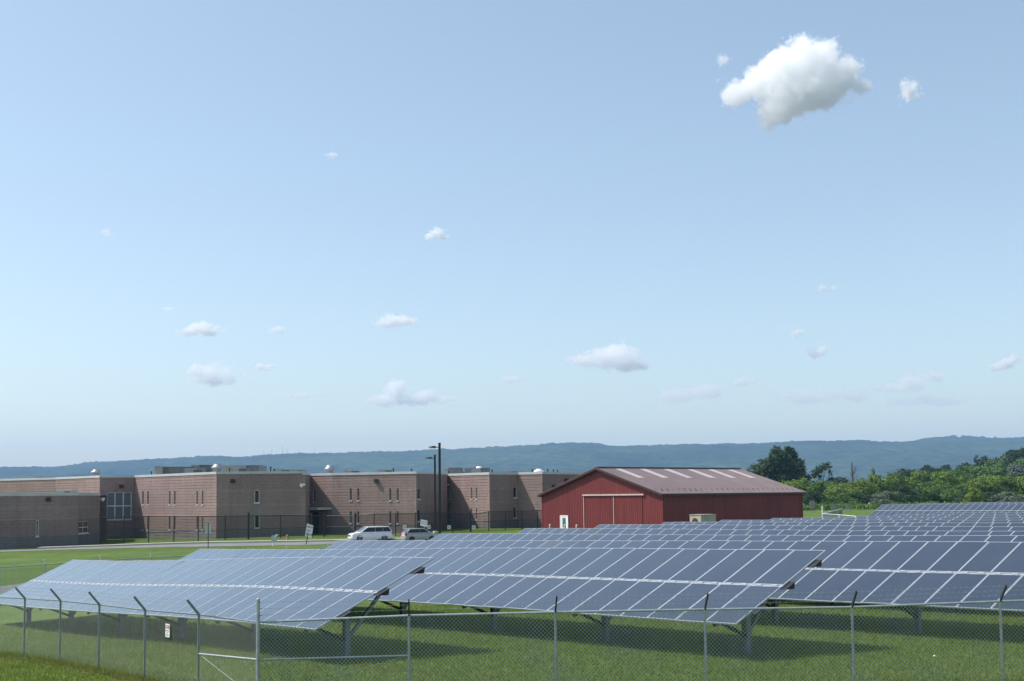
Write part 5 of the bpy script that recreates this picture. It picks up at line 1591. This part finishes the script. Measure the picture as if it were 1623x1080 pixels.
# ---------------------------------------------------------------- clouds beyond the haze
CLOUD_DEF = []
def cloud(px, py, wpx, hpx, dist, lab, lumps, dens, seed, noise_amt=.55, nscale=2.2, fray=1.0):
    """A cumulus of real depth: density built from ellipsoid lumps worn away by noise.
    lumps: (x, z, rx, rz) in units of half the cloud's width."""
    c = at(px, py, dist); S = wpx / 2 * dist / FPX
    mb = MB()
    hh = hpx / wpx * 1.25 + .12
    me = bpy.data.meshes.new('cloud')
    bm = bmesh.new(); bmesh.ops.create_cube(bm, size=2.0)
    for v in bm.verts: v.co = Vector((v.co.x * 1.2, v.co.y * .75, v.co.z * hh))
    bm.to_mesh(me); bm.free()
    o = bpy.data.objects.new('cloud', me); link(o); o.location = c; o.scale = (S, S, S)
    m = bpy.data.materials.new('cloud vapour'); m.use_nodes = True; t = m.node_tree; t.nodes.clear()
    out = N(t, 'ShaderNodeOutputMaterial'); pv = N(t, 'ShaderNodeVolumePrincipled')
    tc = N(t, 'ShaderNodeTexCoord')
    off = N(t, 'ShaderNodeVectorMath', operation='ADD'); t.links.new(tc.outputs['Object'], off.inputs[0]); off.inputs[1].default_value = (seed * 3.7, seed * 1.3, seed * 2.1)
    if wpx < 200: noise_amt *= 1.45; fray *= 1.9
    n1 = noise(t, nscale, 9.0, .62, off.outputs[0])
    field = None
    for lx, lz, rx, rz in lumps:
        s = N(t, 'ShaderNodeVectorMath', operation='SUBTRACT'); t.links.new(tc.outputs['Object'], s.inputs[0]); s.inputs[1].default_value = (lx, 0, lz)
        d = N(t, 'ShaderNodeVectorMath', operation='DIVIDE'); t.links.new(s.outputs[0], d.inputs[0]); d.inputs[1].default_value = (rx, min(.6, (rx + rz) * .55), rz)
        ln = N(t, 'ShaderNodeVectorMath', operation='LENGTH'); t.links.new(d.outputs[0], ln.inputs[0])
        f = math_(t, 'SUBTRACT', 1.0, ln.outputs['Value'])
        f = f if field is None else math_(t, 'SMOOTH_MAX', field, f, .15)
        field = f
    w = math_(t, 'MULTIPLY', math_(t, 'SUBTRACT', n1.outputs['Fac'], .5), noise_amt * 5.0)
    n2 = noise(t, nscale * 3.4, 7.0, .68, off.outputs[0])
    w2 = math_(t, 'MULTIPLY', math_(t, 'SUBTRACT', n2.outputs['Fac'], .5), noise_amt * 2.4)
    f = math_(t, 'ADD', math_(t, 'ADD', field, w), w2)
    f = math_(t, 'MULTIPLY', f, 6.0 / fray, clamp=True)
    f = math_(t, 'POWER', f, 1.3)
    t.links.new(math_(t, 'MULTIPLY', f, dens * (1.0 if wpx > 200 else 1.35) / S), pv.inputs['Density'])
    pv.inputs['Color'].default_value = (.985, .989, .995, 1)
    pv.inputs['Anisotropy'].default_value = 0.25
    t.links.new(pv.outputs[0], out.inputs['Volume'])
    me.materials.append(m)
    return tag(o, lab, 'cloud', kind='stuff')
cloud(1262, 136, 246, 140, 9600, 'largest white cumulus cloud, high in the clear sky', [(-.78, -.08, .24, .17), (-.45, .02, .30, .22), (-.16, .20, .34, .30), (.10, .26, .34, .32), (.34, .34, .28, .30), (.0, -.12, .46, .26), (-.28, -.34, .26, .22), (.50, .08, .36, .24), (.22, -.14, .44, .2), (.8, .0, .2, .12)], 9.0, 1, .50, 3.6)
cloud(1443, 144, 44, 44, 9650, 'small wispy curl of cloud right of the big cumulus', [(-.3, 0, .5, .8), (.2, .3, .5, .4), (.4, -.4, .6, .25)], 1.5, 2, .6, 1.8, 1.4)
cloud(318, 523, 76, 28, 11000, 'small flat cloud, upper left of a low pair', [(-.4, -.05, .5, .22), (.05, .08, .5, .3), (.5, -.05, .5, .2)], 2.6, 3, .5, 2.2, 1.2)
cloud(338, 595, 100, 44, 12500, 'low flat grey-bottomed cloud above the tan roof units', [(-.45, .12, .5, .25), (0, .05, .6, .3), (.45, -.05, .55, .2), (-.1, -.15, .8, .15)], 2.2, 4, .5, 2.2, 1.3)
cloud(418, 581, 44, 18, 12500, 'small flat cloud just right of the low flat grey one', [(-.3, 0, .6, .3), (.3, 0, .6, .25)], 1.6, 5, .5, 2, 1.3)
cloud(627, 509, 74, 28, 11000, 'single small arched cloud above the lamp posts', [(-.35, -.05, .55, .22), (.1, .05, .6, .26), (.5, -.03, .45, .18)], 2.2, 6, .5, 2.2, 1.3)
cloud(692, 371, 46, 22, 10000, 'tiny peaked cloud alone in the middle of the sky', [(-.3, -.15, .6, .25), (.05, .08, .5, .4), (.45, -.2, .5, .2)], 2.2, 7, .5, 2, 1.3)
cloud(640, 628, 120, 50, 12500, 'small towering cloud low over the building, peaked at its left', [(-.55, -.12, .45, .2), (-.22, .12, .32, .34), (-.08, .3, .2, .2), (.3, -.1, .5, .2), (.6, -.02, .4, .18)], 3.0, 8, .45, 2.4, 1.2)
cloud(966, 570, 132, 48, 12000, 'rounded cloud low above the barn, puffy on top', [(-.55, -.06, .5, .16), (-.15, .06, .42, .26), (.12, .12, .42, .3), (.42, .02, .4, .26), (.3, -.08, .6, .2)], 3.0, 9, .45, 2.6, 1.2)
cloud(1294, 560, 38, 30, 11500, 'small ragged cloud above the big dark tree', [(-.2, 0, .6, .5), (.35, .2, .5, .5)], 1.5, 10, .55, 2, 1.4)
cloud(1264, 528, 30, 18, 11500, 'tiny faint cloud just above the ragged one', [(0, 0, .8, .4)], 1.2, 11, .55, 2, 1.4)
cloud(1448, 606, 120, 44, 12800, 'long low cloud slanting up to the right over the trees', [(-.5, -.15, .5, .16), (0, .0, .5, .22), (.42, .14, .42, .2)], 2.0, 12, .5, 2.4, 1.3)
cloud(1590, 577, 56, 34, 12000, 'small bright cloud by the picture edge, rising to the right', [(-.4, -.2, .5, .25), (.1, .0, .5, .3), (.5, .22, .4, .3)], 3.0, 13, .45, 2.2, 1.2)
cloud(1312, 457, 42, 18, 11000, 'tiny broken wisp of cloud above the ragged cloud pair', [(-.3, 0, .5, .3), (.4, 0, .4, .2)], 1.2, 14, .55, 2, 1.4)
cloud(441, 524, 34, 18, 11000, 'tiny puff between the two small flat clouds', [(0, 0, .8, .4)], 1.4, 15, .5, 2, 1.4)
cloud(810, 601, 46, 18, 12500, 'faint little cloud just left of the barn roof peak', [(0, 0, .9, .3)], 1.2, 16, .5, 2, 1.4)
cloud(1180, 606, 44, 22, 12500, 'faint small cloud above the barn roof end', [(-.2, 0, .7, .35), (.4, .1, .5, .25)], 1.2, 17, .5, 2, 1.4)
cloud(1145, 96, 26, 24, 9700, 'faint scrap of cloud at the upper left of the big cumulus', [(0, 0, .8, .7)], .8, 18, .6, 1.8, 1.5)
cloud(1095, 624, 130, 32, 13000, 'faint long cloud bank low above the barn roof ridge', [(-.4, -.05, .6, .18), (.3, .03, .6, .2)], 1.6, 19, .5, 2, 1.4)
cloud(1310, 630, 170, 36, 13000, 'faint cloud bank low above the thin forked tree', [(-.4, 0, .6, .16), (.3, .05, .6, .18)], 1.6, 20, .5, 2, 1.4)

cloud(488, 627, 70, 16, 13000, 'faint thin cloud streak low over the building, left of the peaked cloud', [(-.4, 0, .6, .14), (.3, .02, .6, .14)], 1.3, 21, .5, 2, 1.5)
cloud(168, 370, 30, 20, 10500, 'faint scrap of cloud alone at the upper left', [(-.1, .1, .6, .35), (.3, -.2, .5, .25)], .7, 22, .6, 2, 1.6)
cloud(525, 246, 24, 16, 10200, 'very faint scrap of cloud high above the lamp posts', [(0, 0, .8, .5)], .6, 23, .6, 2, 1.6)
cloud(266, 490, 20, 9, 11000, 'tiny faint cloud just above the upper left flat cloud', [(0, 0, .9, .35)], 1.0, 24, .5, 2, 1.5)
cloud(1475, 636, 150, 24, 13000, 'faint wide cloud streak low over the wooded rise', [(-.5, -.02, .5, .11), (0, .02, .6, .12), (.5, 0, .5, .1)], 1.2, 25, .5, 2, 1.5)
cloud(700, 634, 60, 18, 12800, 'faint cloud scrap to the right of the peaked low cloud', [(-.2, 0, .7, .22), (.4, .03, .5, .18)], 1.2, 26, .5, 2, 1.5)
# ---------------------------------------------------------------- air
HZ = 440.0
me = bpy.data.meshes.new('haze'); bm = bmesh.new(); bmesh.ops.create_cube(bm, size=1.0)
lo = Vector((-9700, -1700, HC - 60)); hi = Vector((9700, 9480, HZ))
for v in bm.verts: v.co = Vector((lo.x if v.co.x < 0 else hi.x, lo.y if v.co.y < 0 else hi.y, lo.z if v.co.z < 0 else hi.z))
bm.to_mesh(me); bm.free()
hm = bpy.data.materials.new('summer haze'); hm.use_nodes = True; t = hm.node_tree; t.nodes.clear()
out = N(t, 'ShaderNodeOutputMaterial'); pv = N(t, 'ShaderNodeVolumePrincipled')
pv.inputs['Density'].default_value = 0.88e-4
pv.inputs['Color'].default_value = (.34, .55, .97, 1)
pv.inputs['Anisotropy'].default_value = 0.1
t.links.new(pv.outputs[0], out.inputs['Volume'])
me.materials.append(hm)
tag(link(bpy.data.objects.new('haze', me)), 'thin summer haze over the whole landscape', kind='stuff')
